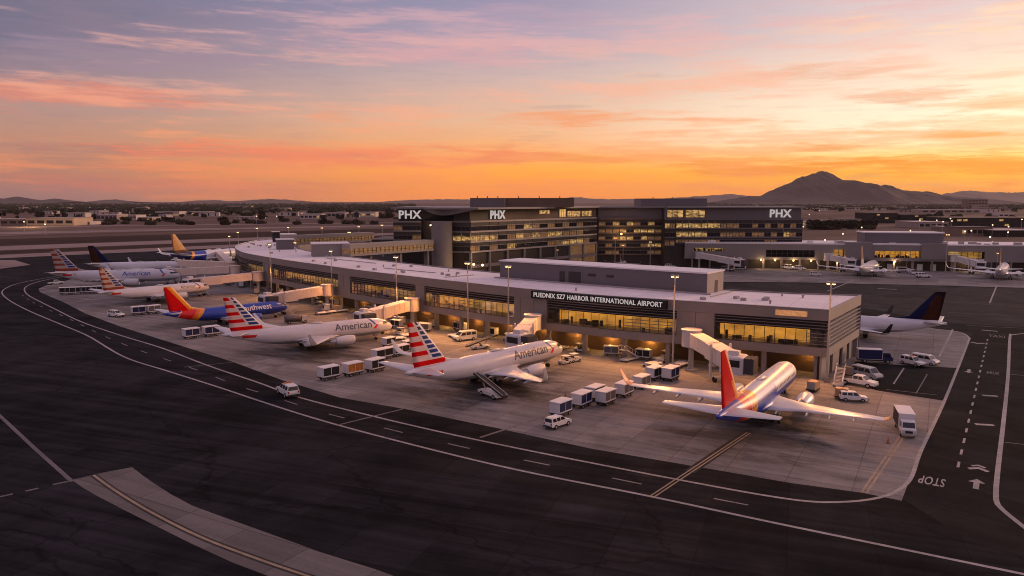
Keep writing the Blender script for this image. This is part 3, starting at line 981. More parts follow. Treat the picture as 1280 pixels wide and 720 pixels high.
# end facade: slats on dark glazing, pale base wall with openings
e0, e1 = front[0], back[0]
ed = (e1 - e0).normalized()
eL = (e1 - e0).length
en = Vector((ed.y, -ed.x))                 # outward to the right
eline = [e1, e0]
g = MB()
g.ribbon(eline, -0.3, -0.8, 6.46, 11.78)
part(g, 'end_glazing', M['dark_glass'])
g = MB()
g.ribbon(eline, 0.04, -6.0, 4.71, 6.43)
part(g, 'end_floor_band', M['beige_panel'])
for z in (6.95, 7.75, 8.55, 9.35, 10.15, 10.95):
    s_ = MB()
    s_.ribbon(eline, 0.06, -0.28, z, z + 0.17)
    part(s_, 'louver', M['slat'])
def epos(t, o):
    return e0 + ed * t + en * o
for t0, t1 in ((0.0, 7.0), (9.2, 15.0), (18.0, 22.0), (24.5, eL)):
    g = MB()
    g.ribbon([epos(t1, -1.0), epos(t0, -1.0)], 0.0, -0.4, 0, 4.7)
    part(g, 'end_base_wall', M['beige_panel'])
g = MB()
g.ribbon([epos(eL, -1.5), epos(0, -1.5)], 0.0, -0.3, 0, 4.68)
part(g, 'end_doorway', M['black'])
# columns under the front edge
for k, i in enumerate(range(1, len(front) - 2, 5)):
    a, b = front[i], front[i + 1]
    d_ = (b - a).normalized()
    nn = Vector((-d_.y, d_.x))
    c = a - nn * 0.9
    cb = MB()
    cb.box(-0.45, 0.45, -0.45, 0.45, 0.0, 4.68)
    o = cb.build('column', M['concrete_wall'], tb)
    o.location = (c.x + tinv.x, c.y + tinv.y, 0)
    o.rotation_euler.z = math.atan2(d_.y, d_.x)
c = MB()
cc = epos(eL - 0.8, -0.6)
c.box(-0.5, 0.5, -0.5, 0.5, 0, 4.7)
o = c.build('column', M['beige_panel'], tb)
o.location = (cc.x + tinv.x, cc.y + tinv.y, 0)
o.rotation_euler.z = math.atan2(ed.y, ed.x)

# window sections
SECT = [(1036, 1004, 'slat_dark'), (1004, 893, 'lit'), (893, 851, 'panel'), (851, 782, 'slat_dim'), (782, 687, 'lit'), (687, 642, 'panel_gate'), (642, 602, 'tall'),
        (602, 571, 'slat_low'), (571, 530, 'lit'), (530, 520, 'panel'), (520, 480, 'slat_low'), (480, 440, 'dim'), (440, 424, 'panel'), (424, 385, 'low'), (385, 340, 'dim'), (340, 330, 'panel'), (330, 296, 'low')]
rnd = random.Random(4)
nfurn = 0
for pa, pb, st in SECT:
    pts, ia, ib = seg_pts(pa, pb)
    if len(pts) < 2:
        continue
    if st.startswith('panel'):
        g = MB()
        g.ribbon(pts, 0.10, -0.6, 6.46, 11.77)
        for p_, q_ in zip(pts[::2], pts[1::2]):
            pass
        part(g, 'wall_panel', M['metal_panel'])
        for i in range(0, len(pts), 2):
            jm = MB()
            j = min(i, len(pts) - 2)
            d_ = (pts[j + 1] - pts[j]).normalized()
            nn = Vector((-d_.y, d_.x))
            a = pts[i] + nn * 0.115
            jm.box(a.x - .03, a.x + .03, a.y - .03, a.y + .03, 6.5, 11.7)
            part(jm, 'panel_joint', M['mullion'])
        continue
    z0, z1 = 6.47, 9.79
    if st == 'tall':
        z1 = 9.79
    im = {'lit': 'interior', 'tall': 'interior', 'dim': 'interior_dim', 'low': 'interior_low', 'slat_dim': 'interior_dim', 'slat_low': 'interior_low', 'slat_dark': 'black'}[st]
    w = MB()
    w.ribbon(pts, -0.2, -0.23, z0, z1)
    wo = part(w, 'window', M['pane'])
    g = MB()
    g.ribbon(pts, -5.2, -5.6, z0, z1)
    part(g, 'interior_wall', M[im], wo)
    if st in ('lit', 'tall', 'dim', 'slat_dim'):
        t_ = MB()
        t_.ribbon(pts, -1.6, -1.75, z1 - 0.10, z1 - 0.04)
        t_.ribbon(pts, -3.6, -3.75, z1 - 0.10, z1 - 0.04)
        part(t_, 'ceiling_lights', M['tube_light'], wo)
        for i in range(1, len(pts) - 1):
            for q in range(2):
                if rnd.random() < 0.5:
                    p_ = pts[i] + (pts[i + 1] - pts[i]) * rnd.random()
                    d_ = (pts[i + 1] - pts[i]).normalized()
                    nn = Vector((-d_.y, d_.x))
                    c = p_ - nn * rnd.uniform(0.7, 4.0)
                    hgt = rnd.choice((0.8, 0.9, 1.2, 1.7))
                    wd = rnd.uniform(0.25, 1.1) if hgt < 1.5 else 0.25
                    f_ = MB()
                    f_.box(c.x - wd, c.x + wd, c.y - .25, c.y + .25, z0, z0 + hgt)
                    nfurn += 1
                    if nfurn < 96:
                        part(f_, 'furniture', M['seat_dark'], wo)
    mm = MB()
    for i in range(0, len(pts)):
        if i % 1 == 0:
            j = min(i, len(pts) - 2)
            d_ = (pts[j + 1] - pts[j]).normalized()
            nn = Vector((-d_.y, d_.x))
            a = pts[i] - nn * 0.12
            mm.cyl((a.x, a.y, z0), (a.x, a.y, z1), 0.075, n=4)
    mm.ribbon(pts, -0.06, -0.16, z0 + 1.05, z0 + 1.13)
    mm.ribbon(pts, -0.06, -0.18, z0, z0 + 0.12)
    part(mm, 'mullions', M['mullion'], wo)
    if st.startswith('slat') or st in ('low', 'dim'):
        for z in (7.0, 7.7, 8.4, 9.1) if st.startswith('slat') else (7.3, 8.6):
            s_ = MB()
            s_.ribbon(pts, 0.03, -0.05, z, z + 0.13)
            part(s_, 'louver', M['louver_bar'])
fl_ = MB()
fl_.ribbon(front, -5.7, -5.95, 6.46, 9.79)
part(fl_, 'inner_wall', M['dark_wall'])

# name board with letters
bp0, bp1 = P(668, 369, 13.0), P(838, 380.5, 13.0)
ia, ib = idx_at(668, 13), idx_at(838, 13)
i0, i1 = min(ia, ib), max(ia, ib)
A_, B_ = front[i1], front[i0]              # A left in view, B right
dv = (B_ - A_)
bl = dv.length
dv.normalize()
on = Vector((dv.y, -dv.x))
bulge = max((p - A_).dot(on) for p in front[i0:i1 + 1])
sb = MB()
sb.box(-bl / 2, bl / 2, 0.0, bulge + 0.3, 12.1, 13.86)
mid = (A_ + B_) / 2 + on * (bulge + 0.22)
so_ = sb.build('sign_board', M['black'], tb)
so_.location = (mid.x + tinv.x, mid.y + tinv.y, 0)
so_.rotation_euler.z = math.atan2(dv.y, dv.x)
vs, fs = text_mesh('PUEDNIX SZ7 HARBOR INTERNATIONAL AIRPORT', 1.0, 0.04, 1.06, 0.018)
wx = max(v[0] for v in vs) - min(v[0] for v in vs)
kx = (bl * 0.955) / wx
lm = MB()
lm.add([(v[0] * kx, -0.06 - v[2], 12.96 + v[1] * 1.5) for v in vs], fs)
lo_ = lm.build('lettering', M['letter_white'], so_)

# rooftop penthouse with doors and vents
pa, pb = P(625, 347.5, 13.75), P(883, 367.8, 13.75)
pd = (pb - pa)
pL = pd.length
pang = math.atan2(pd.y, pd.x)
ph = MB()
ph.box(0, pL, 0, 9.5, 13.76, 18.4)
po = ph.build('penthouse', [M['pent_grey']], tb)
po.location = (pa.x + tinv.x, pa.y + tinv.y, 0)
po.rotation_euler.z = pang
def pchild(name, bx, m):
    b_ = MB()
    for q in bx:
        b_.box(*q)
    return b_.build(name, M[m], po)
pchild('roof_deck', [(-0.25, pL + 0.25, -0.25, 9.75, 18.41, 18.75)], 'roof_white')
pchild('end_wall', [(pL + 0.01, pL + 0.12, 0.02, 9.48, 13.77, 18.39)], 'beige_panel')
pchild('door', [(pL + 0.13, pL + 0.2, 4.4, 6.0, 13.8, 16.6)], 'mullion')
pf = pL / 258.0
pchild('door', [(pf * (710 - 625), pf * (717 - 625), -0.08, -0.01, 14.0, 16.8)], 'mullion')
pchild('door', [(pf * (722 - 625), pf * (738 - 625), -0.08, -0.01, 14.0, 16.9)], 'mullion')
pchild('vent', [(pf * (747 - 625), pf * (757 - 625), -0.08, -0.01, 16.0, 16.7)], 'mullion')
pchild('vent', [(pf * (770 - 625), pf * (779 - 625), -0.08, -0.01, 16.0, 16.7)], 'mullion')
pchild('curb', [(-1.0, pL + 1.5, -1.3, -0.9, 13.76, 14.15)], 'roof_pipe')
# roof clutter: pipes, small vents, hatch boxes
rc = random.Random(9)
for i in range(60):
    k = rc.randrange(3, len(front) - 8)
    f_ = rc.uniform(0.18, 0.8)
    c = front[k].lerp(back[k], f_)
    x_, y_ = pix(c, 14)
    if 618 < x_ < 905 and f_ > 0.25:
        continue
    v_ = MB()
    if rc.random() < 0.5:
        v_.cyl((0, 0, 13.76), (0, 0, 14.2 + rc.random() * 0.5), 0.2, n=8)
        v_.cyl((0, 0, 14.3), (0, 0, 14.42), 0.34, n=8)
    else:
        v_.rbox(-0.6, 0.6, -0.45, 0.45, 13.76, 14.35)
    o = v_.build('roof_vent', M['roof_pipe'], tb)
    o.location = (c.x + tinv.x, c.y + tinv.y, 0)
    o.rotation_euler.z = rc.random() * 3
for (xa, ya, xb, yb) in ((556, 346.5, 592, 343.5), (888, 371, 916, 364), (480, 335, 545, 341), (408, 322.5, 470, 329)):
    a, b = P(xa, ya, 13.9), P(xb, yb, 13.9)
    v_ = MB()
    v_.bar(a, b, 0.2, 0.2)
    part(v_, 'roof_pipe', M['roof_pipe'])
# mechanical boxes on the far left of the roof
def roofbox(pl, pr, py, ztop, dep, m, cap='roof_white', name='plant_room'):
    a, b = P(pl, py, 13.75), P(pr, py - (pr - pl) * 0.02, 13.75)
    d_ = b - a
    b_ = MB()
    b_.box(0, d_.length, 0, dep, 13.76, ztop)
    o = b_.build(name, M[m], tb)
    o.location = (a.x + tinv.x, a.y + tinv.y, 0)
    o.rotation_euler.z = math.atan2(d_.y, d_.x)
    c_ = MB()
    c_.box(-0.2, d_.length + 0.2, -0.2, dep + 0.2, ztop + 0.01, ztop + 0.3)
    c_.build('roof_deck', M[cap], o)
    return o
roofbox(346, 368, 312.2, 18.0, 8, 'pent_grey')
roofbox(390, 437, 321, 18.5, 12, 'metal_panel')
roofbox(341, 350, 303, 19.0, 4, 'dark_glass')
roofbox(352, 371, 300.5, 16.8, 12, 'beige_panel')
# small lit panel on the fascia near the corner
a, b = P(970, 389, 13.0), P(1008, 391.4, 13.0)
ia_, ib_ = idx_at(970, 13), idx_at(1008, 13)
lp = [front[k] for k in range(min(ia_, ib_), max(ia_, ib_) + 1)]
g = MB()
g.ribbon(lp, 0.16, 0.06, 12.35, 13.45)
part(g, 'lit_panel', M['lit_sign'])

# lights under the building edge: fixtures on the undercroft wall
UL = [(1010, 0.5), (905, 0.6), (800, 0.9), (748, 1.1), (705, 1.0), (655, .6), (613, .9), (575, 1.0), (545, 1.2), (508, .8), (468, .9), (430, .9), (392, 1.0), (350, .8)]
for px, k in UL:
    i = idx_at(px, 3.5)
    i = min(max(i, 1), len(front) - 2)
    d_ = (front[i + 1] - front[i]).normalized()
    nn = Vector((-d_.y, d_.x))
    c = front[i] - nn * 6.7
    v_ = MB()
    v_.box(-.35, .35, -.14, .14, 3.7, 3.95)
    o = v_.build('wall_light', M['warm_lens'], tb)
    o.location = (c.x + tinv.x, c.y + tinv.y, 0)
    o.rotation_euler.z = math.atan2(d_.y, d_.x)
    c2 = c + nn * 0.9
    lamp('undercroft_light', (c2.x, c2.y, 3.5), 620 * k, (1.0, 0.50, 0.12), 0.2)
    # apron flood from the fascia edge
    c3 = front[i] + nn * 1.2
    c4 = front[i] + nn * 16
    lamp('stand_floodlight', (c3.x, c3.y, 11.2), 5600 * k, (1.0, 0.42, 0.10), 0.4, spot=125, aim=(c4.x, c4.y, 0))

# ------------------------------------------------------------------ main terminal building with rooftop letters
mt = thing('terminal_building', 'tall dark multi-storey terminal block with lit storeys and white PHX letters', 'terminal', (20, 380, 0))
MO = Vector((-20, -380, 0))
def mpart(mb, name, m, parent=None):
    o = mb.build(name, M[m] if isinstance(m, str) else m, parent or mt)
    o.location = MO if parent is None else (0, 0, 0)
    return o
K0, K1 = XY(588, 330), XY(745, 408)
K2 = XY(828, 408)
K3, K4 = XY(830, 401), XY(1001, 401)
KL = XY(566, 332.5)
body = MB()
body.prism([KL + Vector((.4, .5)), K0 + Vector((.3, .6)), K1 + Vector((0, .6)), (K1.x, 445), (KL.x, 400)], 0, 31.2)
body.prism([XY(528, 346), KL + Vector((0.39, .6)), (KL.x + 0.38, 399), (XY(528, 346).x, 399)], 0, 26.0)
body.prism([(K1.x + .01, 408.6), (K2.x, 408.6), (K2.x, 444), (K1.x + .01, 444)], 0, 31.19)
body.prism([(K3.x, 401.6), (K4.x - .4, 401.6), (K4.x - .4, 440), (K3.x, 440)], 0, 31.18)
mpart(body, 'wall', 'dark_wall')
# roof plates
rp_ = MB()
rp_.prism([XY(489, 349), XY(529, 347.5), XY(545, 331), XY(598, 326), K1 + Vector((1.5, -2.5)), (K1.x + 1.5, 447), (XY(489, 348).x, 402)], 31.3, 32.1)
mpart(rp_, 'roof', 'metal_panel')
rp_ = MB()
rp_.prism([(K1.x + 1.52, 405.5), (K2.x + 1, 405.5), (K2.x + 1, 398.5), (K4.x + 1.5, 398.5), (K4.x + 1.5, 442), (K1.x + 1.52, 442)], 31.28, 32.08)
mpart(rp_, 'roof', 'metal_panel')
# swooping fascia under the left roof plate
sw = MB()
L0, L1 = XY(529, 347.5), XY(598, 326)
Lm = XY(545, 329)
top, bot = [], []
for k in range(17):
    t = k / 16
    p_ = (L0 * (1 - t) ** 2 + Lm * 2 * t * (1 - t) + L1 * t * t)
    zb = 31.25 - 2.6 * math.sin(math.pi * t) ** 1.3
    top.append((p_.x, p_.y + .3, 31.29))
    bot.append((p_.x, p_.y + .3, zb))
n = 17
sw.add(top + bot, [(i, i + 1, n + i + 1, n + i) for i in range(n - 1)])
sw.add([(x, y + .8, z) for x, y, z in top + bot], [(n + i, n + i + 1, i + 1, i) for i in range(n - 1)])
sw.add(bot + [(x, y + .8, z) for x, y, z in bot], [(n + i, n + i + 1, i + 1, i) for i in range(n - 1)])
mpart(sw, 'eave_fascia', 'pent_grey')

M['win_lit'] = emat('win_lit', (1.0, 0.60, 0.20), 0.62, .5, (0.5, 0.5, 1.1), 0.04)
M['win_dim'] = emat('win_dim', (1.0, 0.56, 0.24), 0.12, .5, (0.6, 0.6, 1.2), 0.05)
M['win_bright'] = emat('win_bright', (1.0, 0.60, 0.18), .7, 0.6, (0.3, 0.3, 0.6), 0.45)
LV = [26.0, 21.6, 17.2, 12.8, 8.4, 4.0]

def storey_face(A, B, zs, lit, nwin, slab=0.75, slabm='slat', deep=0.55, seed=1, z_bottom_slab=True):
    """bands of glazing between projecting slabs along A-B (A left in view)"""
    rr = random.Random(seed)
    d_ = (B - A)
    Lf = d_.length
    d_.normalize()
    o_ = Vector((d_.y, -d_.x))
    line_ = [A, B]
    for zi, z in enumerate(zs):
        s_ = MB()
        s_.ribbon([B, A], 0.55, -0.5, z - slab / 2, z + slab / 2)
        mpart(s_, 'floor_slab', slabm)
    for zi in range(len(zs) - 1):
        zt, zb = zs[zi] - slab / 2 - .01, zs[zi + 1] + slab / 2 + .01
        sh_ = MB()
        sh_.ribbon([B, A], 0.42, 0.2, zb + (zt - zb) * .55, zb + (zt - zb) * .55 + .16)
        mpart(sh_, 'sunshade', slabm)
        for k in range(nwin):
            q0 = A + d_ * (Lf * k / nwin + 0.12)
            q1 = A + d_ * (Lf * (k + 1) / nwin - 0.12)
            r_ = rr.random()
            pl = lit[zi] if isinstance(lit, (list, tuple)) else lit
            if callable(pl):
                pl = pl(k / nwin)
            m_ = 'win_lit' if r_ < pl * 0.75 else ('win_dim' if r_ < pl + 0.3 else 'dark_glass')
            w_ = MB()
            w_.ribbon([q1, q0], -0.1, -0.3, zb, zt)
            wo = mpart(w_, 'window', m_)
            fr_ = MB()
            nb = max(2, int((q1 - q0).length / 1.4))
            for j in range(nb + 1):
                c = q0 + (q1 - q0) * (j / nb) + o_ * 0.12
                fr_.box(c.x - .06, c.x + .06, c.y - .06, c.y + .06, zb, zt)
            fr_.ribbon([q1, q0], 0.05, -0.05, (zb + zt) / 2 - .06, (zb + zt) / 2 + .06)
            fr_.ribbon([q1, q0], 0.16, -0.06, zb + (zt - zb) * .62, zt)
            mpart(fr_, 'frame', 'mullion', wo)
storey_face(K0, K1, LV[:4], [lambda t: 0.6 if .2 < t < .6 else .15, lambda t: .6 if t < .7 else .15, lambda t: .3], 16, seed=5)
storey_face(KL, K0, LV[:4], [0.0, 0.35, 0.0], 2, slabm='pent_grey', seed=2)
storey_face(K1 + Vector((1.2, 0)), K2 - Vector((.6, 0)), [25.4, 21.6, 17.8, 14.0, 10.2, 6.4], [.3, .35, .5, .3, .2], 9, slab=0.7, slabm='brown_wall', seed=8)
storey_face(K3 + Vector((6, 0)), K4 + Vector((.6, 0)), [25.2, 20.6, 16.0, 13.0], [lambda t: 1.2 if t < .33 else (.7 if t < .5 else .0), lambda t: 1.2 if t < .16 or .38 < t < .5 else .1, lambda t: .5 if t < .35 else .0], 20, slab=0.6, slabm='pent_grey', seed=12)
storey_face(K3 + Vector((.2, 0)), K3 + Vector((5.6, 0)), [25.1, 20.5, 15.9, 11.5], [.5, 0, 0], 2, slab=0.5, slabm='pent_grey', seed=13)
# open colonnade below the angled face
dK = (K1 - K0).normalized()
LK = (K1 - K0).length
oK = Vector((dK.y, -dK.x))
for k in range(9):
    c = K0 + dK * (LK * k / 8) + oK * 0.1
    b_ = MB()
    b_.box(-.5, .5, -.5, .5, 0, 12.4)
    o = b_.build('column', M['concrete_wall'], mt)
    o.location = (c.x + MO.x, c.y + MO.y, 0)
    o.rotation_euler.z = math.atan2(dK.y, dK.x)
for z0, z1, m_ in ((5.8, 7.2, 'concrete_wall'), (0.0, 1.2, 'concrete_wall')):
    b_ = MB()
    b_.ribbon([K1, K0], 0.3, -0.3, z0, z1)
    mpart(b_, 'balustrade', m_)
b_ = MB()
b_.ribbon([K1, K0], -0.32, -0.5, 1.3, 5.7)
b_.ribbon([K1, K0], -0.32, -0.5, 7.3, 12.3)
mpart(b_, 'rear_glazing', 'win_dim')
# top storey walls: warm brown wall on the angled face, grey elsewhere
b_ = MB()
b_.ribbon([K1, K0], -0.2, -0.5, 26.4, 31.25)
mpart(b_, 'top_wall', 'brown_wall')
b_ = MB()
b_.ribbon([K2, K1 + Vector((1, 0))], -0.2, -0.5, 25.7, 31.24)
b_.ribbon([K4 - Vector((.4, 0)), K3], -0.2, -0.5, 25.55, 31.23)
mpart(b_, 'top_wall', 'pent_grey')
def topwin(px0, px1, A, B, z0, z1, m_):
    d_ = (B - A).normalized()
    def at_(px):
        t = (px - 640) / F
        # intersect the view column with the facade line
        den = d_.x - t * d_.y
        s_ = (t * A.y - A.x) / den
        return A + d_ * s_
    p0, p1 = at_(px0), at_(px1)
    w_ = MB()
    w_.ribbon([p1, p0], -0.02, -0.15, z0, z1)
    wo = mpart(w_, 'window', m_)
    fr_ = MB()
    for j in range(4):
        c = p0.lerp(p1, j / 3)
        fr_.box(c.x - .07, c.x + .07, c.y - .1, c.y + .1, z0, z1)
    mpart(fr_, 'frame', 'mullion', wo)
topwin(674, 687, K0, K1, 28.8, 30.4, 'win_lit')
topwin(699, 707, K0, K1, 26.9, 30.8, 'win_bright')
topwin(709, 725, K0, K1, 27.0, 29.8, 'win_lit')
topwin(727, 739, K0, K1, 27.0, 29.8, 'win_lit')
topwin(833, 853, K3, K4, 26.4, 30.2, 'win_lit')
topwin(856, 880, K3, K4, 26.4, 30.2, 'win_lit')
# left wing: round stair tower, cantilevered glass box with letters
tw = MB()
tc_ = XY(552.5, 330)
tw.cyl((tc_.x, tc_.y, 0), (tc_.x, tc_.y, 26.2), 4.5, n=28)
mpart(tw, 'stair_tower', 'concrete_wall')
gx0, gx1 = XY(492, 345), XY(527, 345)
b_ = MB()
b_.box(gx0.x, gx1.x, 345.4, 396, 17.2, 26.0)
mpart(b_, 'cantilever_box', 'dark_wall')
storey_face(gx0, gx1, [25.6, 21.4, 17.2], [0, 0], 3, slab=0.7, slabm='metal_panel', seed=3)
b_ = MB()
b_.box(gx0.x + 2.2, KL.x + 4, 346.5, 394, 26.02, 31.2)
mpart(b_, 'top_wall', 'black')
b_ = MB()
b_.box(gx0.x + 3, gx1.x + 12, 352, 392, 0, 17.1)
b_.box(gx0.x - 12, gx0.x + 2.9, 356, 392, 10, 17)
mpart(b_, 'base_wall', 'dark_wall')
lamp_m = MB()
lamp_m.ball((XY(538.5, 340).x, 340, 24.2), 0.35)
mpart(lamp_m, 'wall_light', 'warm_lens')
lamp('facade_light', (XY(537.5, 339).x, 338.5, 24.2), 600)
# letters
def sign_letters(px, A, B, z, size):
    d_ = (B - A).normalized()
    t = (px - 640) / F
    s_ = (t * A.y - A.x) / (d_.x - t * d_.y)
    c = A + d_ * s_ + Vector((d_.y, -d_.x)) * 0.25
    vs, fs = text_mesh('PHX', 1.0, 0.03, 1.08, 0.03)
    mb = MB()
    mb.add([(v[0] * size, -v[2] * size, v[1] * size) for v in vs], fs)
    o = mb.build('lettering', M['letter_white'], mt)
    o.location = (c.x + MO.x, c.y + MO.y, z)
    o.rotation_euler.z = math.atan2(d_.y, d_.x)
sign_letters(512.5, gx0 + Vector((0, .8)), gx1 + Vector((0, .8)), 28.6, 5.0)
sign_letters(621.5, K0, K1, 28.6, 5.1)
sign_letters(973.5, K3, K4, 28.2, 5.6)
# penthouses on the roof
for px0, px1, y, dep, z1, m_ in ((588, 631, 348, 26, 36.0, 'pent_grey'), (631.2, 717, 372, 20, 36.1, 'brown_wall'), (800, 882, 412, 22, 36.0, 'pent_grey')):
    a, b = XY(px0, y), XY(px1, y)
    b_ = MB()
    b_.box(a.x, b.x, y, y + dep, 32.1, z1)
    b_.box(a.x - .15, b.x + .15, y - .15, y + dep + .15, z1 + .01, z1 + .25)
    for k in range(3):
        xx = a.x + (b.x - a.x) * (0.2 + .3 * k)
        b_.cyl((xx, y + 3, z1), (xx, y + 3, z1 + 1.1), .25, n=6)
    mpart(b_, 'penthouse', m_)
# lamps low on the colonnade and yard
for px, y, z in ((592, 322, 8.2), (603, 326, 7.5), (776.5, 404, 17.5)):
    b_ = MB()
    q = XY(px, y)
    b_.ball((q.x, q.y, z), .5)
    mpart(b_, 'wall_light', 'warm_lens')
    lamp('facade_light', (q.x, q.y - 1, z), 1500, (1.0, .62, .28), .4)

# ------------------------------------------------------------------ enclosed walkways between the buildings
def walkway(A, B, z0, z1, label, w=5.0):
    th_ = thing('walkway', label, 'walkway', (A.x, A.y, 0), math.atan2((B - A).y, (B - A).x), 'enclosed walkways behind the concourse roof')
    L_ = (B - A).length
    def bx(name, q, m_):
        b_ = MB()
        for r in q:
            b_.box(*r)
        return b_.build(name, M[m_], th_)
    bx('fascia', [(0, L_, -.1, w, z1 - 1.7, z1)], 'beige_panel')
    bx('floor_beam', [(0, L_, -.1, w, z0, z0 + .9)], 'beige_panel')
    bx('glazing', [(0, L_, .15, w - .1, z0 + .91, z1 - 1.71)], 'win_dim')
    mm = MB()
    k = 0.0
    while k < L_:
        mm.box(k, k + .15, 0, .12, z0 + .91, z1 - 1.71)
        k += 2.2
    mm.box(0, L_, -.02, .1, z0 + 1.7, z0 + 1.82)
    mm.build('mullions', M['mullion'], th_)
    for t in (.25, .6, .95):
        b_ = MB()
        b_.box(L_ * t - .5, L_ * t + .5, 1, 3, 0, z0 - .01)
        b_.build('pier', M['concrete_wall'], th_)
    return th_
walkway(XY(437.5, 289), XY(542, 324), 13.9, 18.5, 'long enclosed walkway from the grey roof box to the round stair tower')
walkway(XY(371, 365), XY(468, 402), 13.9, 18.5, 'farther enclosed walkway behind, with pink-lit upper band and dark glazing')

# ------------------------------------------------------------------ far concourse on the right
fc = thing('far_concourse', 'low grey concourse across the ramp at right with short lit window bands', 'terminal', (150, 392, 0))
FA, FB = XY(856, 398), XY(1285, 371)
FE = FB + (FB - FA).normalized() * 90
fd = (FE - FA).normalized()
fo = Vector((fd.y, -fd.x))
FO = Vector((-150, -392, 0))
def fpart(mb, name, m, parent=None):
    o = mb.build(name, M[m], parent or fc)
    o.location = FO if parent is None else (0, 0, 0)
    return o
def fat(px):
    t = (px - 640) / F
    s_ = (t * FA.y - FA.x) / (fd.x - t * fd.y)
    return s_
def fl_box(s0, s1, o0, o1, z0, z1):
    a, b = FA + fd * s0, FA + fd * s1
    mb = MB()
    mb.ribbon([b, a], o0, o1, z0, z1)
    return mb
LF = (FE - FA).length
fpart(fl_box(0, LF, -4, -30, 0, 12.9), 'core', 'dark_wall')
fpart(fl_box(0, LF, .02, -30, 12.91, 13.5), 'roof', 'roof_white')
fpart(fl_box(0, LF, .0, -3.99, 4.9, 5.9), 'floor_band', 'metal_panel')
# solid wall with window openings
wins = [(958, 1019, 6.3, 9.9, 'dark_glass'), (1042, 1075, 6.6, 10.4, 'interior_dim'), (1094, 1152, 6.5, 9.9, 'interior'), (1186, 1203, 8.0, 9.9, 'win_bright'), (1203.3, 1232, 6.6, 9.9, 'interior_low'), (866, 905, 8.9, 10.6, 'win_lit')]
cur_s = 0
wl = MB()
segs = sorted(wins)
for w_ in segs:
    s0, s1 = fat(w_[0]), fat(w_[1])
    if s0 > cur_s + 0.05:
        a, b = FA + fd * cur_s, FA + fd * s0
        wl.ribbon([b, a], 0, -.5, 5.91, 12.9)
    a, b = FA + fd * s0, FA + fd * s1
    wl.ribbon([b, a], 0.0, -.5, w_[3], 12.9)
    wl.ribbon([b, a], 0.0, -.5, 5.91, w_[2])
    cur_s = s1
a, b = FA + fd * cur_s, FE
wl.ribbon([b, a], 0, -.5, 5.91, 12.9)
fpart(wl, 'wall', 'metal_panel')
for w_ in segs:
    s0, s1 = fat(w_[0]), fat(w_[1])
    wo = fpart(fl_box(s0, s1, -.25, -.3, w_[2], w_[3]), 'window', 'pane')
    iw = fl_box(s0, s1, -3.2, -3.5, w_[2], w_[3])
    fpart(iw, 'interior_wall', w_[4], wo)
    mm = MB()
    nb = max(2, int((s1 - s0) / 2.4))
    for j in range(nb + 1):
        c = FA + fd * (s0 + (s1 - s0) * j / nb) - fo * .2
        mm.box(c.x - .08, c.x + .08, c.y - .08, c.y + .08, w_[2], w_[3])
    mm.ribbon([FA + fd * s1 - fo * .2, FA + fd * s0 - fo * .2], .06, -.06, (w_[2] + w_[3]) / 2 - .05, (w_[2] + w_[3]) / 2 + .05)
    if w_[4] in ('interior', 'interior_dim', 'win_lit'):
        rr = random.Random(int(w_[0]))
        for j in range(int((s1 - s0) / 1.2)):
            c = FA + fd * (s0 + rr.random() * (s1 - s0)) - fo * rr.uniform(.8, 2.6)
            fb = MB()
            fb.box(c.x - rr.uniform(.2, .6), c.x + rr.uniform(.2, .6), c.y - .2, c.y + .2, w_[2], w_[2] + rr.uniform(.5, 1.6))
            fpart(fb, 'furniture', 'seat_dark', wo)
    fpart(mm, 'mullions', 'mullion', wo)
pb_ = fl_box(fat(1056), fat(1090), 1.2, -6, 5.95, 14.2)
fpart(pb_, 'projecting_bay', 'metal_panel')
fpart(fl_box(fat(1086), fat(1186), -7, -22, 13.51, 18.6), 'upper_storey', 'pent_grey')
fpart(fl_box(fat(1086) - .4, fat(1186) + .4, -6.6, -22.4, 18.61, 19.1), 'upper_roof', 'roof_white')
fpart(fl_box(fat(1152), fat(1184), .8, -3, 5.92, 13.7), 'projecting_bay', 'metal_panel')
for k in range(int(LF / 9)):
    c = FA + fd * (4 + 9 * k) - fo * 0.7
    b_ = MB()
    b_.box(c.x - .4, c.x + .4, c.y - .4, c.y + .4, 0, 4.89)
    fpart(b_, 'column', 'concrete_wall')
for px in (1155, 1172, 1100, 1117, 1262):
    s_ = fat(px)
    fpart(fl_box(s_ - 1.3, s_ + 1.3, -3.8, -3.97, 0, 3.2), 'door', 'white_paint')
for px in (952, 970, 993, 1015, 1048, 1120, 1215):
    s_ = fat(px)
    c = FA + fd * s_ - fo * .6
    b_ = MB()
    b_.ball((c.x, c.y, 4.5), .4)
    fpart(b_, 'wall_light', 'warm_lens')
    c2 = c + fo * 1.2
    lamp('ramp_light', (c2.x, c2.y, 4.2), 700, (1.0, .62, .28), .3)
rr = random.Random(3)
for k in range(26):
    s_ = rr.uniform(10, LF - 20)
    c = FA + fd * s_ - fo * rr.uniform(1.5, 5.5)
    b_ = MB()
    h_ = rr.uniform(.4, 1.3)
    b_.rbox(c.x - rr.uniform(.5, 2.0), c.x + rr.uniform(.5, 2.0), c.y - .6, c.y + .6, 13.52, 13.52 + h_)
    fpart(b_, 'roof_unit', 'white_paint' if rr.random() < .5 else 'roof_pipe')
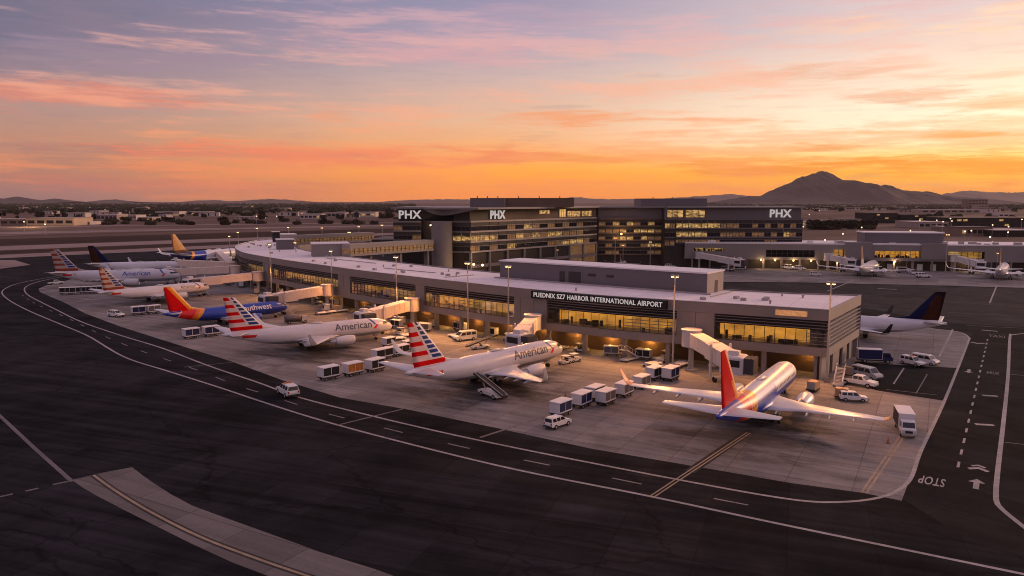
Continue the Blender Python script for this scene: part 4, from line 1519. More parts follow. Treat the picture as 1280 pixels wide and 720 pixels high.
# ------------------------------------------------------------------ airliners (own axes: +X nose, +Y left, 39.5 m long)
SILV = (0.60, 0.57, 0.61)
WHITE = (0.66, 0.63, 0.66)
M['wing_white'] = mat('wing_white', (0.58, 0.55, 0.57), 0.32, var=0.1, sc_=0.3, spec=0.5)
M['wing_grey'] = mat('wing_grey', (0.40, 0.38, 0.40), 0.4, var=0.1, sc_=0.3, spec=0.4)
M['engine_blue'] = mat('engine_blue', (0.035, 0.075, 0.42), 0.3, var=0.08, spec=0.5)
M['intake'] = mat('intake', (0.02, 0.02, 0.022), 0.4, var=0.1)
M['chrome_lip'] = mat('chrome_lip', (0.62, 0.58, 0.58), 0.25, metal=0.8, var=0.05)
M['tyre'] = mat('tyre', (0.012, 0.011, 0.012), 0.8, var=0.2)
M['strut'] = mat('strut', (0.36, 0.34, 0.34), 0.4, var=0.1)
M['winglet_peach'] = mat('winglet_peach', (0.80, 0.34, 0.16), 0.35, var=0.1)
M['letter_grey'] = mat('letter_grey', (0.10, 0.10, 0.12), 0.4, var=0.05)
M['letter_pale'] = mat('letter_pale', (0.78, 0.76, 0.78), 0.4, var=0.05)
RED, YEL, BLU, NAVY, DGREY = (0.62, 0.004, 0.006), (0.78, 0.28, 0.03), (0.014, 0.045, 0.36), (0.014, 0.018, 0.10), (0.07, 0.07, 0.09)

def flag_layers():
    L = []
    L.append(((0.70, 0.52, 0.47), [(-1, 0, -0.52, -11.15), (0, 0, 1, -5.3)]))
    mid = (-1, 0, -0.60, -10.6)            # aft of the dividing line
    fwd = (1, 0, 0.60, 10.15)
    z = 12.6
    for k in range(8):
        L.append(((0.035, 0.055, 0.13) if k < 4 else (0.03, 0.05, 0.20), [fwd, (-1, 0, -0.90, -6.05), (0, 0, 1, -(z - 0.55)), (0, 0, -1, z)]))
        z -= 0.80
    z = 12.6
    for k in range(4):
        L.append((RED, [mid, (0, 0, 1, -(z - 0.72)), (0, 0, -1, z)]))
        z -= 1.6
    L.append((RED, [(0, 0, 1, -5.35), (0, 0, -1, 6.15), (-1, 0, 0, -11.2)]))
    return L
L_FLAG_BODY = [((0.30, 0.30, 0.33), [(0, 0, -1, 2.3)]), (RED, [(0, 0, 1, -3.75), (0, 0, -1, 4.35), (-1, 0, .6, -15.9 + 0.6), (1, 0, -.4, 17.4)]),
               ((0.05, 0.09, 0.30), [(1, 0, .9, -18.0), (-1, 0, -.9, 18.6), (0, 0, 1, -4.0)]), (RED, [(1, 0, -.9, -11.2), (-1, 0, .9, 11.9), (0, 0, 1, -3.1), (0, 0, -1, 4.0)])]
MF = {}
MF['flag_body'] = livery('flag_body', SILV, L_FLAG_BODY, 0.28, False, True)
MF['flag_fin'] = livery('flag_fin', (0.66, 0.60, 0.60), flag_layers(), 0.35)
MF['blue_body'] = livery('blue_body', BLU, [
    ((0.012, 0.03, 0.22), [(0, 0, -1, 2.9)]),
    (YEL, [(-1, 0, .75, -11.6), (1, 0, -.75, 16.4)]), ((0.70, 0.14, 0.02), [(-1, 0, .75, -12.9), (1, 0, -.75, 16.4)]), (RED, [(-1, 0, .75, -14.0), (1, 0, -.75, 18.2)]), ((0.55, 0.53, 0.55), [(-1, 0, .75, -18.2), (1, 0, -.75, 18.5)])], 0.3, False, True)
MF['heart_fin'] = livery('heart_fin', RED, [
    (BLU, [(0, 0, -1, 5.4), (-1, 0, 0, -17.0)]),
    (YEL, [(1, 0, 0.857, 7.75), (0, 0, -1, 8.2)]), ((0.88, 0.45, 0.24), [(1, 0, 0.857, 6.95)])], 0.35)
MF['heart_fin_wide'] = livery('heart_fin_wide', RED, [
    (BLU, [(0, 0, -1, 5.4), (-1, 0, 0, -17.0)]),
    (YEL, [(1, 0, 0.857, 7.65)]), ((0.85, 0.46, 0.20), [(1, 0, 0.857, 6.55)])], 0.35)
MF['sky_sheen_body'] = livery('sky_sheen_body', (0.52, 0.50, 0.55), [  # sky reflection on the upper blue skin painted in as a pale base
    ((0.05, 0.08, 0.30), [(0, 0, -1, 3.3)]),
    (BLU, [(0, 0, -1, 3.3), (-1, 0, 0, 7.0)]), (BLU, [(-1, 0, 0, 2.4), (0, 0, -1, 4.6)]),
    (YEL, [(-1, 0, .5, -9.4), (1, 0, -.5, 14.8)]), ((0.75, 0.20, 0.10), [(-1, 0, .5, -11.0), (1, 0, -.5, 14.8)]), (RED, [(-1, 0, .5, -12.2), (1, 0, -.5, 14.9)]), (BLU, [(-1, 0, .5, -14.9)])], 0.36, True, True)
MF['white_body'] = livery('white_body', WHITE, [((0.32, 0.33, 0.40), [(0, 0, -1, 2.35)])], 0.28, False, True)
MF['gold_body'] = livery('gold_body', WHITE, [(BLU, [(1, 0, -.3, 10.6), (-1, 0, .3, -3.4)]), (NAVY, [(-1, 0, .5, -12.0)]), (YEL, [(-1, 0, .5, -10.6), (1, 0, -.5, 12.0)])], 0.3, False, True)
def muted(l):
    return [((0.26, 0.05, 0.03) if q[0] == RED else ((0.44, 0.33, 0.28) if q[0][0] > .6 else q[0]), q[1]) for q in l]
MF['flag_fin_muted'] = livery('flag_fin_muted', (0.44, 0.35, 0.31), muted(flag_layers()), 0.45)
MF['dark_fin'] = livery('dark_fin', (0.05, 0.016, 0.009), [((0.008, 0.011, 0.055), [(1, 0, 0.45, 11.6)]), ((0.025, 0.010, 0.010), [(-1, 0, -.05, -17.6)]), ((0.012, 0.010, 0.016), [(0, 0, 1, -11.6)]), ((0.15, 0.038, 0.012), [(1, 0, 0.2, 14.2), (0, 0, 1, -9.2), (0, 0, -1, 10.9), (-1, 0, -.45, -11.6)])], 0.35)
MF['gold_fin'] = livery('gold_fin', (0.55, 0.27, 0.09), [((0.62, 0.36, 0.15), [(1, 0, 0.55, 11.2)]), ((0.16, 0.08, 0.05), [(0, 0, -1, 6.3)]), ((0.25, 0.09, 0.04), [(-1, 0, 0, -18.0)])], 0.4)
MF['plain_fin'] = livery('plain_fin', (0.30, 0.16, 0.11), [((0.50, 0.44, 0.44), [(0, 0, -1, 7.5)])], 0.4)

AIR = [(0, 0), (.03, .42), (.12, .8), (.3, 1.0), (.55, .78), (.8, .38), (1, .03), (1, -.03), (.8, -.16), (.5, -.42), (.25, -.55), (.08, -.4)]
def wing_loft(mb, secs, m=0, vertical=False):
    rings = []
    for (xle, y, z, ch, th_) in secs:
        if vertical:
            rings.append([(xle - a * ch, y + b * th_ * ch, z) for a, b in AIR])
        else:
            rings.append([(xle - a * ch, y, z + b * th_ * ch) for a, b in AIR])
    return mb.loft(rings, m, True, True)

def fuselage_mb():
    st = [(0, .04, -.45), (.12, .28, -.44), (.45, .62, -.38), (1.0, .95, -.28), (1.8, 1.28, -.17), (2.6, 1.5, -.09), (3.6, 1.72, -.03), (4.8, 1.86, 0), (6.2, 1.93, 0), (9, 1.95, 0), (12, 1.95, 0), (15, 1.95, 0), (18, 1.95, 0), (21, 1.95, 0), (24, 1.95, 0), (26, 1.92, .03), (28, 1.82, .13), (30, 1.66, .3), (32, 1.44, .5), (34, 1.15, .75), (36, .82, 1.0), (37.6, .55, 1.2), (38.8, .34, 1.34), (39.4, .2, 1.42), (39.5, .05, 1.44)]
    rings = []
    for s_, r, dz in st:
        x = 19.75 - s_
        ring = []
        for k in range(32):
            a = 2 * math.pi * k / 32
            ring.append((x, -math.sin(a) * r * .965, 3.35 + dz + math.cos(a) * r * 1.03))
        rings.append(ring)
    mb = MB()
    mb.loft(rings)
    # belly fairing
    br = []
    for k, (x, w, h) in enumerate([(7.5, .1, .1), (6.2, 1.5, .7), (3.5, 2.15, 1.05), (-1, 2.2, 1.1), (-4.5, 1.7, .8), (-6.5, .2, .1)]):
        br.append([(x, math.sin(2 * math.pi * i / 14) * w, 2.2 + math.cos(2 * math.pi * i / 14) * h * .8) for i in range(14)])
    mb.loft(br)
    return mb

MESH = {}
def mcache(key, fn):
    if key not in MESH:
        MESH[key] = fn()
    return MESH[key]

def side_text(root_o, txt, xc, size, mname, side, zc=4.15):
    vs, fs = text_mesh(txt, 1.0, 0.0, 1.0, 0.012)
    import bmesh
    bm = bmesh.new()
    bv = [bm.verts.new(v) for v in vs]
    for f in fs:
        try:
            bm.faces.new([bv[i] for i in f])
        except ValueError:
            pass
    bmesh.ops.triangulate(bm, faces=bm.faces[:])
    for _ in range(2):
        bmesh.ops.subdivide_edges(bm, edges=[e for e in bm.edges if e.calc_length() > 0.2], cuts=1)
    bmesh.ops.triangulate(bm, faces=bm.faces[:])
    bm.verts.ensure_lookup_table()
    mb = MB()
    out = []
    for v in bm.verts:
        u_, w_ = v.co.x * size, v.co.y * size
        a0 = math.acos(max(-1, min(1, (zc - 3.35) / 2.01)))
        a = a0 - w_ / 2.0
        r = 1.95 + 0.035
        out.append((xc + u_ * (-side), side * math.sin(a) * r * .965, 3.35 + math.cos(a) * r * 1.03))
    mb.add(out, [tuple(x.index for x in f.verts) for f in bm.faces])
    bm.free()
    return mb.build('lettering', M[mname], root_o)

def make_plane(label, nose, tail, body, fin, eng='wing_white', wlet='wing_white', txt=None, tside=-1, tcol='letter_grey', wingm='wing_white', group=None, zn=3.2, zt=4.9, scale=None, txt_x=6.2, txt_s=2.6, scim=True):
    n_, t_ = P(nose[0], nose[1], zn), P(tail[0], tail[1], zt)
    n_.z = t_.z = 0
    dvec = n_ - t_
    k = scale or dvec.length / 39.5
    c = (n_ + t_) / 2
    if scale:
        c = n_ - dvec.normalized() * (39.5 * k / 2)
    t = thing('airliner', label, 'airplane', c, math.atan2(dvec.y, dvec.x), group)
    t.scale = (k, k, k)
    def p(name, key, fn, m, par=None):
        if key not in MESH:
            o = fn().build(name, m, par or t)
            MESH[key] = o.data
            return o
        me = MESH[key]
        o = bpy.data.objects.new(name, me.copy())
        o.data.materials.clear()
        for q in (m if isinstance(m, list) else [m]):
            o.data.materials.append(q)
        col.objects.link(o)
        o.parent = par or t
        return o
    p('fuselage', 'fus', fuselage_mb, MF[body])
    for s in (-1, 1):
        def wg_():
            mb = MB()
            wing_loft(mb, [(5.2, s * 1.2, 2.05, 8.3, .075), (3.2, s * 3.4, 2.2, 6.6, .07), (1.15, s * 6.1, 2.52, 4.5, .062), (-2.3, s * 11.5, 3.15, 3.0, .055), (-5.35, s * 16.6, 3.75, 1.65, .05)])
            return mb
        w = p('wing', 'wing%d' % s, wg_, M[wingm])
        def wl_():
            mb = MB()
            wing_loft(mb, [(-5.37, s * 16.61, 3.752, 1.6, .05), (-5.7, s * 17.15, 4.05, 1.4, .05), (-6.2, s * 17.5, 4.7, 1.15, .05), (-7.2, s * 17.95, 6.2, .55, .05)])
            return mb
        p('winglet', 'wlet%d' % s, wl_, M[wlet], w)
        for fy in (3.2, 7.2, 10.2, 13.2):
            def fair(y=fy):
                mb = MB()
                xt = -3.1 if y < 6.1 else -3.4 - (y - 6.1) * .33
                z = 2.0 + (y - 3.4) * .115
                mb.loft([[(xt + dx, s * y + math.sin(a * math.pi / 3) * rr * .7, z - .05 + math.cos(a * math.pi / 3) * rr) for a in range(6)] for dx, rr in ((1.5, .06), (.6, .24), (-.3, .26), (-1.2, .06))])
                return mb
            p('flap_fairing', 'fair%d_%.0f' % (s, fy), fair, M['wing_grey'], w)
        def flap_():
            mb = MB()
            mb.add([(-3.12, s * 2.2, 2.19), (-3.45, s * 5.9, 2.6), (-3.1, s * 5.9, 2.66), (-2.6, s * 2.2, 2.3)], [(0, 1, 2, 3)])
            mb.add([(-3.5, s * 6.3, 2.66), (-5.2, s * 11.2, 3.2), (-4.9, s * 11.2, 3.24), (-3.0, s * 6.3, 2.72)], [(0, 1, 2, 3)])
            return mb
        def eng_():
            mb = MB()
            R_ = []
            for x, r in ((7.6, .98), (7.75, 1.06), (7.4, 1.13), (6.5, 1.2), (5.2, 1.16), (4.0, .98), (3.4, .82)):
                R_.append([(x, s * 4.95 + math.sin(2 * math.pi * i / 20) * r, 1.66 + math.cos(2 * math.pi * i / 20) * r * .97) for i in range(20)])
            mb.loft(R_, caps=False)
            mb.add(R_[-1], [tuple(range(20))])
            R2 = [[(x, s * 4.95 + math.sin(2 * math.pi * i / 14) * r, 1.7 + math.cos(2 * math.pi * i / 14) * r) for i in range(14)] for x, r in ((3.5, .55), (2.8, .42), (2.1, .12))]
            mb.loft(R2)
            return mb
        e = p('engine', 'eng%d' % s, eng_, M[eng])
        def fan_():
            mb = MB()
            mb.cyl((7.15, s * 4.95, 1.66), (7.2, s * 4.95, 1.66), 1.0, n=20)
            mb.cyl((7.2, s * 4.95, 1.66), (7.6, s * 4.95, 1.66), .3, .03, n=12)
            return mb
        p('fan', 'fan%d' % s, fan_, M['intake'], e)
        def lip_():
            mb = MB()
            R_ = [[(x, s * 4.95 + math.sin(2 * math.pi * i / 20) * r, 1.66 + math.cos(2 * math.pi * i / 20) * r * .97) for i in range(20)] for x, r in ((7.5, .96), (7.77, 1.03), (7.8, 1.08), (7.65, 1.125))]
            mb.loft(R_, caps=False)
            return mb
        p('intake_lip', 'lip%d' % s, lip_, M['chrome_lip'], e)
        def pyl():
            mb = MB()
            mb.xprism([(6.6, 2.6), (2.0, 2.6), (1.2, 2.3), (3.4, 1.9), (5.5, 2.3)], s * 4.95 - .14, s * 4.95 + .14)
            return mb
        p('pylon', 'pyl%d' % s, pyl, M['wing_grey'], e)
        def tp():
            mb = MB()
            wing_loft(mb, [(-14.2, s * .4, 4.75, 4.3, .06), (-17.9, s * 7.1, 5.45, 1.55, .05)])
            return mb
        p('tailplane', 'tp%d' % s, tp, M['wing_white'])
        def mg():
            mb = MB()
            mb.cyl((-1.6, s * 2.85, 2.2), (-1.6, s * 2.85, .55), .14, n=8)
            mb.cyl((-1.6, s * 2.85, 1.1), (-.6, s * 2.5, 2.0), .08, n=6)
            mb.box(-2.3, -.9, s * 3.25 - .03, s * 3.25 + .03, 1.0, 2.3)
            return mb
        g_ = p('main_gear', 'mg%d' % s, mg, M['strut'])
        def mw():
            mb = MB()
            for dy in (-.42, .42):
                mb.cyl((-1.6, s * 2.85 + dy - .17, .56), (-1.6, s * 2.85 + dy + .17, .56), .56, n=18)
            return mb
        p('wheels', 'mw%d' % s, mw, M['tyre'], g_)
    def ng():
        mb = MB()
        mb.cyl((15.4, 0, 2.0), (15.5, 0, .35), .1, n=8)
        mb.box(14.9, 15.9, .35, .39, .9, 1.9)
        mb.box(14.9, 15.9, -.39, -.35, .9, 1.9)
        return mb
    g_ = p('nose_gear', 'ng', ng, M['strut'])
    def nw():
        mb = MB()
        for dy in (-.2, .2):
            mb.cyl((15.5, dy - .09, .35), (15.5, dy + .09, .35), .35, n=14)
        return mb
    p('wheels', 'nw', nw, M['tyre'], g_)
    def fn_():
        mb = MB()
        wing_loft(mb, [(-6.8, 0, 5.25, 11.0, .012), (-9.6, 0, 5.62, 8.3, .03), (-11.3, 0, 6.1, 6.75, .05), (-16.7, 0, 12.4, 2.4, .05), (-17.1, 0, 12.55, 2.0, .03)], vertical=True)
        return mb
    p('fin', 'fin', fn_, MF[fin])
    if scim:
        def an():
            mb = MB()
            mb.loft([[(2.6, -.5, 5.3), (2.6, .5, 5.3), (2.6, .0, 5.34)], [(2, -.55, 5.4), (2, .55, 5.4), (2, 0, 5.62)], [(.5, -.55, 5.4), (.5, .55, 5.4), (.5, 0, 5.72)], [(-.6, -.3, 5.32), (-.6, .3, 5.32), (-.6, 0, 5.4)]])
            mb.box(7.8, 8.2, -.03, .03, 5.3, 5.75)
            return mb
        p('antenna_dome', 'ant', an, M['wing_white'])
    if txt:
        side_text(t, txt, txt_x, txt_s, tcol, tside)
    return t, k

PLANES = {}
PLANES['front'] = make_plane('blue airliner with sky sheen painted on top, red fin and peach winglet, nearest the camera', (988, 464), (896, 527), 'sky_sheen_body', 'heart_fin', wlet='winglet_peach')
PLANES['flag_near'] = make_plane('silver airliner with striped fin and belt loader at its side, nearest of the striped-fin jets', (702, 436), (506, 470), 'flag_body', 'flag_fin', txt='American', txt_x=8.6, txt_s=2.4)
PLANES['flag_mid'] = make_plane('silver airliner with striped fin standing between the blue jet and the nearest striped-fin jet', (490, 407), (277, 420), 'flag_body', 'flag_fin', txt='American', txt_x=9.2, txt_s=2.35)
PLANES['blue'] = make_plane('bright blue airliner with red and yellow tail and white lettering', (359, 382), (203, 391), 'blue_body', 'heart_fin_wide', eng='engine_blue', txt='Southwest', tcol='letter_pale', txt_x=8.0, txt_s=2.5)
PLANES['flag_far'] = make_plane('silver airliner with pinkish striped fin standing just behind the blue jet', (262, 358.5), (122, 366), 'flag_body', 'flag_fin_muted', txt='American', txt_x=10.5, txt_s=1.5)
PLANES['flag_last'] = make_plane('farthest silver airliner with striped fin, blue-grey lettering, above the row of white carts', (226, 346), (62, 344.5), 'flag_body', 'flag_fin_muted', txt='American', txt_x=6.5, txt_s=2.2, tcol='engine_blue')
PLANES['dark_far'] = make_plane('white airliner with dark brown and navy fin at the far left row of gates', (233, 333), (109, 331), 'white_body', 'dark_fin')
PLANES['gold'] = make_plane('airliner with golden brown fin and blue fuselage mostly hidden behind the farthest jet bridge', (300, 318), (213, 322.5), 'gold_body', 'gold_fin')
PLANES['dark_right'] = make_plane('white airliner with dark navy fin half hidden behind the right end of the concourse', (975, 398), (1187, 403.5), 'white_body', 'dark_fin', wlet='intake', scale=1.0, zt=4.9)
PLANES['ramp_near'] = make_plane('white airliner seen from behind at the far concourse, left of the other one', (1094, 332), (1071, 338.5), 'white_body', 'plain_fin', scale=1.2)
PLANES['ramp_right'] = make_plane('white airliner seen from behind at the far concourse, at the right edge of the view', (1256, 335), (1247, 342), 'white_body', 'plain_fin', scale=1.2)
PLANES['yard'] = make_plane('small white jet in the yard behind the grey rooftop penthouse', (786, 323.5), (752, 330), 'white_body', 'plain_fin', scale=0.55)

def plane_pt(key, x, y, z=0.0):
    t, k = PLANES[key]
    a = t.rotation_euler.z
    return Vector((t.location.x + k * (x * math.cos(a) - y * math.sin(a)), t.location.y + k * (x * math.sin(a) + y * math.cos(a)), z))

# ------------------------------------------------------------------ jet bridges
M['bridge_skin'] = mat('bridge_skin', (0.74, 0.58, 0.48), 0.6, var=0.1, sc_=0.4)
M['bridge_skin_pale'] = mat('bridge_skin_pale', (0.60, 0.55, 0.55), 0.6, var=0.1, sc_=0.4)
M['bridge_roof'] = mat('bridge_roof', (0.70, 0.59, 0.53), 0.7, var=0.12, sc_=0.4)
M['bellows'] = mat('bellows', (0.06, 0.055, 0.06), 0.9, var=0.2)
def jet_bridge(label, A, B, zA=8.3, zB=6.1, skin='bridge_skin', facing=None, group='jet bridges along the concourses', w=1.75):
    """A = rotunda at the building, B = cab at the aircraft door"""
    d_ = (B - A)
    L_ = d_.length
    t = thing('jet_bridge', label, 'jet bridge', A, math.atan2(d_.y, d_.x), group)
    H_ = 3.0
    rot = MB()
    rot.cyl((0, 0, zA - H_ - .3), (0, 0, zA + .1), 2.0, n=16)
    rot.cyl((0, 0, zA + .1), (0, 0, zA + .3), 2.2, n=16)
    rot.build('rotunda', M[skin], t)
    c_ = MB()
    c_.cyl((0, 0, 0), (0, 0, zA - H_ - .3), .55, n=12)
    c_.box(-1.2, 1.2, -1.2, 1.2, 0, .25)
    c_.build('column', M['strut'], t)
    def tun(name, x0, x1, ww, hh, m_):
        z0, z1 = zA + (zB - zA) * x0 / L_, zA + (zB - zA) * x1 / L_
        mb = MB()
        vs = [(x0, -ww, z0 - hh), (x0, ww, z0 - hh), (x0, ww, z0), (x0, -ww, z0), (x1, -ww, z1 - hh), (x1, ww, z1 - hh), (x1, ww, z1), (x1, -ww, z1)]
        mb.add(vs, [(0, 1, 2, 3), (7, 6, 5, 4), (0, 4, 5, 1), (1, 5, 6, 2), (3, 7, 4, 0)], 0)
        mb.add(vs, [(2, 6, 7, 3)], 1)
        # ribs along the sides
        n_ = int((x1 - x0) / 1.6)
        for k in range(1, n_):
            x = x0 + (x1 - x0) * k / n_
            zz = z0 + (z1 - z0) * k / n_
            for s in (-1, 1):
                mb.box(x - .05, x + .05, s * ww - .03, s * ww + .03, zz - hh + .05, zz - .05, 0)
        return mb.build(name, [M[skin], M['bridge_roof']], t)
    xs = [2.0, 2.0 + (L_ - 6.0) * .52, L_ - 4.0]
    tun('tunnel', xs[0], xs[1] + .6, w - .2, H_ - .25, skin)
    tun('tunnel', xs[1], xs[2], w, H_, skin)
    # lift legs with wheels
    xl = xs[2] - 3.0
    zl = zA + (zB - zA) * xl / L_
    lg = MB()
    for s in (-1, 1):
        lg.box(xl - .2, xl + .2, s * (w + .35) - .2, s * (w + .35) + .2, .9, zl + .6)
    lg.box(xl - .35, xl + .35, -w - .6, w + .6, zl - H_ - .7, zl - H_ - .25)
    lg.box(xl - .4, xl + .4, -1.3, 1.3, .7, 1.2)
    lo = lg.build('lift_frame', M['bridge_skin_pale'], t)
    wh = MB()
    for s in (-1, 1):
        wh.cyl((xl, s * 1.1 - .25, .55), (xl, s * 1.1 + .25, .55), .55, n=12)
    wh.build('wheels', M['tyre'], lo)
    # cab
    if facing is None:
        fa = 0.0
    else:
        fa = math.atan2(facing.y, facing.x) - t.rotation_euler.z
    cab = MB()
    cab.rbox(-2.2, 2.2, -2.1, 2.1, -H_ - .15, .25, .3)
    co_ = cab.build('cab', M['bridge_skin_pale'], t)
    co_.location = (L_ - 2.2, 0, zB)
    co_.rotation_euler.z = fa
    cw = MB()
    cw.box(-1.6, 1.6, -2.13, -2.1, -1.7, -.4)
    cw.box(-1.6, 1.6, 2.1, 2.13, -1.7, -.4)
    cw.build('window', M['dark_glass'], co_)
    be = MB()
    pr = []
    for k in range(6):
        x = 2.2 + k * .36
        q = 0.12 if k % 2 else 0.0
        pr.append([(x, -1.75 + q, -H_ + .05 + q), (x, 1.75 - q, -H_ + .05 + q), (x, 1.75 - q, .1 - q), (x, -1.75 + q, .1 - q)])
    be.loft(pr, 0, True, False)
    be.build('bellows', M['bellows'], co_)
    ac = MB()
    ac.rbox(-1.0, 1.0, -.8, .8, .27, 1.1, .1)
    ac.build('air_conditioner', M['bridge_skin_pale'], co_)
    st_ = MB()
    for k in range(9):
        st_.box(xl + .8 - k * .42, xl + 1.22 - k * .42, w + .5, w + 1.4, (zl - H_) * (1 - k / 9) - .1, (zl - H_) * (1 - k / 9))
    st_.bar((xl + .9, w + 1.42, zl - H_ + 1), (xl - 3.1, w + 1.42, 1.0), .06, .06)
    st_.build('stair', M['strut'], t)
    return t

def gate(px, out, z=8.0):
    i = min(max(idx_at(px, z), 1), len(front) - 2)
    d_ = (front[i + 1] - front[i]).normalized()
    nn = Vector((-d_.y, d_.x))
    q = front[i] + nn * out
    return Vector((q.x, q.y, 0))
def plane_bridge(key, gpx, label, out=2.8, skin='bridge_skin', dx=13.6):
    B = plane_pt(key, dx, 2.1 + 4.3)
    A = gate(gpx, out)
    f_ = plane_pt(key, dx, 0) - B
    return jet_bridge(label, A, Vector((B.x, B.y, 0)), facing=f_, skin=skin)
plane_bridge('front', 872, 'pale jet bridge sloping down to the red-finned jet nearest the camera', skin='bridge_skin_pale')
plane_bridge('flag_near', 678, 'short white jet bridge above the nose of the nearer striped-fin jet', skin='bridge_skin_pale')
plane_bridge('flag_mid', 524, 'tan jet bridge reaching the striped-fin jet with the big grey lettering')
plane_bridge('blue', 420, 'tan jet bridge reaching the nose of the bright blue jet')
plane_bridge('flag_far', 331, 'tan jet bridge reaching the silver jet just behind the blue one')
plane_bridge('flag_last', 303, 'tan jet bridge reaching the farthest striped-fin jet')
plane_bridge('dark_far', 296, 'tan jet bridge reaching the white jet with the dark fin on the far left')
plane_bridge('gold', 297, 'farthest tan jet bridge, hiding the jet with the golden fin')
def far_gate(px):
    q = FA + fd * fat(px) + fo * 2.8
    return Vector((q.x, q.y, 0))
for key, px, lab in (('ramp_near', 1034, 'grey jet bridge sloping to the left one of two white jets at the far concourse'), ('ramp_right', 1192, 'grey jet bridge sloping to the white jet at the right edge')):
    B = plane_pt(key, 13.0, 6.2)
    jet_bridge(lab, far_gate(px), B, skin='bridge_skin_pale', facing=plane_pt(key, 13.0, 0) - B)
jet_bridge('grey jet bridge with no aircraft, parked in front of the far concourse', far_gate(874), Vector((XY(930, 372).x, 372, 0)), skin='bridge_skin_pale')
# ------------------------------------------------------------------ ground vehicles (own axes: +X forward)
M['veh_white'] = mat('veh_white', (0.66, 0.64, 0.64), 0.35, var=0.06, spec=0.5)
M['cart_white'] = mat('cart_white', (0.62, 0.60, 0.62), 0.5, var=0.12, sc_=0.8)
M['cart_roof'] = mat('cart_roof', (0.70, 0.66, 0.67), 0.55, var=0.1, sc_=0.6)
M['curtain_navy'] = mat('curtain_navy', (0.012, 0.018, 0.075), 0.7, var=0.25, sc_=1.5)
M['curtain_grey'] = mat('curtain_grey', (0.13, 0.12, 0.125), 0.8, var=0.2, sc_=1.5)
M['curtain_black'] = mat('curtain_black', (0.02, 0.018, 0.02), 0.8, var=0.2, sc_=1.5)
M['bag_orange'] = mat('bag_orange', (0.45, 0.16, 0.03), 0.8, var=0.4, sc_=2.0)
M['navy_paint'] = mat('navy_paint', (0.016, 0.024, 0.09), 0.4, var=0.1)
M['chassis'] = mat('chassis', (0.03, 0.028, 0.028), 0.7, var=0.15)
M['head_lens'] = mat('head_lens', (0.5, 0.48, 0.45), 0.15, var=0.02, spec=0.6)
M['tail_lens'] = mat('tail_lens', (0.35, 0.02, 0.015), 0.25, var=0.05)
M['grey_van'] = mat('grey_van', (0.42, 0.40, 0.41), 0.35, var=0.06, spec=0.5)
M['cargo_tan'] = mat('cargo_tan', (0.50, 0.30, 0.16), 0.8, var=0.2)
M['cone_orange'] = mat('cone_orange', (0.5, 0.12, 0.02), 0.7, var=0.15)

def wheels(t, xs, y, r, w=.2, name='wheel', dual=False):
    for x in xs:
        for s in (-1, 1):
            mb = MB()
            mb.cyl((0, -w / 2, 0), (0, w / 2, 0), r, n=14, m=0)
            mb.cyl((0, s * (w / 2), 0), (0, s * (w / 2 + .015), 0), r * .55, n=10, m=1)
            o = mb.build(name, [M['tyre'], M['strut']], t)
            o.location = (x, s * y, r)

def lights(t, xf, xr, y, z):
    for s in (-1, 1):
        a = MB()
        a.box(xf - .05, xf + .012, s * y - .16, s * y + .16, z - .08, z + .08)
        a.build('headlight', M['head_lens'], t)
        a = MB()
        a.box(xr - .012, xr + .05, s * y - .1, s * y + .1, z, z + .28)
        a.build('tail_light', M['tail_lens'], t)

def mk(name, cat):
    return thing(name, 'x', cat)

def make_suv(m='veh_white', bar=False):
    t = mk('service_car', 'car')
    b = MB()
    b.xprism([(-2.35, .45), (2.35, .42), (2.42, .62), (2.36, .88), (1.25, 1.06), (-2.3, 1.1), (-2.4, .8)], -.94, .94, 0, .06)
    b.xprism([(-2.28, 1.09), (1.15, 1.07), (.45, 1.7), (.3, 1.78), (-1.95, 1.78), (-2.15, 1.7)], -.86, .86, 0, .2)
    b.build('body', M[m], t)
    g = MB()
    for s in (-1, 1):
        for x0, x1 in ((-2.0, -1.15), (-1.05, -.2), (-.1, .55)):
            sl = .45 if x1 > .5 else 0
            y0, y1 = s * .835, s * .715
            g.add([(x0, y0, 1.16), (x1 + sl * .8, y0, 1.16), (x1 - .1, y1, 1.66), (x0, y1, 1.66)] if s < 0 else [(x0, y1, 1.66), (x1 - .1, y1, 1.66), (x1 + sl * .8, y0, 1.16), (x0, y0, 1.16)], [(0, 1, 2, 3)])
    g.add([(1.12, -.72, 1.13), (1.12, .72, 1.13), (.52, .62, 1.68), (.52, -.62, 1.68)], [(0, 1, 2, 3)])
    g.add([(-2.285, .72, 1.15), (-2.285, -.72, 1.15), (-2.19, -.62, 1.66), (-2.19, .62, 1.66)], [(0, 1, 2, 3)])
    g.build('windows', M['dark_glass'], t)
    bp = MB()
    bp.box(2.3, 2.5, -.9, .9, .38, .6)
    bp.box(-2.5, -2.3, -.9, .9, .38, .6)
    bp.build('bumper', M['chassis'], t)
    lights(t, 2.4, -2.4, .72, .78)
    wheels(t, (-1.45, 1.5), .86, .37, .24)
    if bar:
        l = MB()
        l.rbox(-.25, .1, -.6, .6, 1.79, 1.93, .04)
        l.build('roof_beacon', M['cone_orange'], t)
    return t

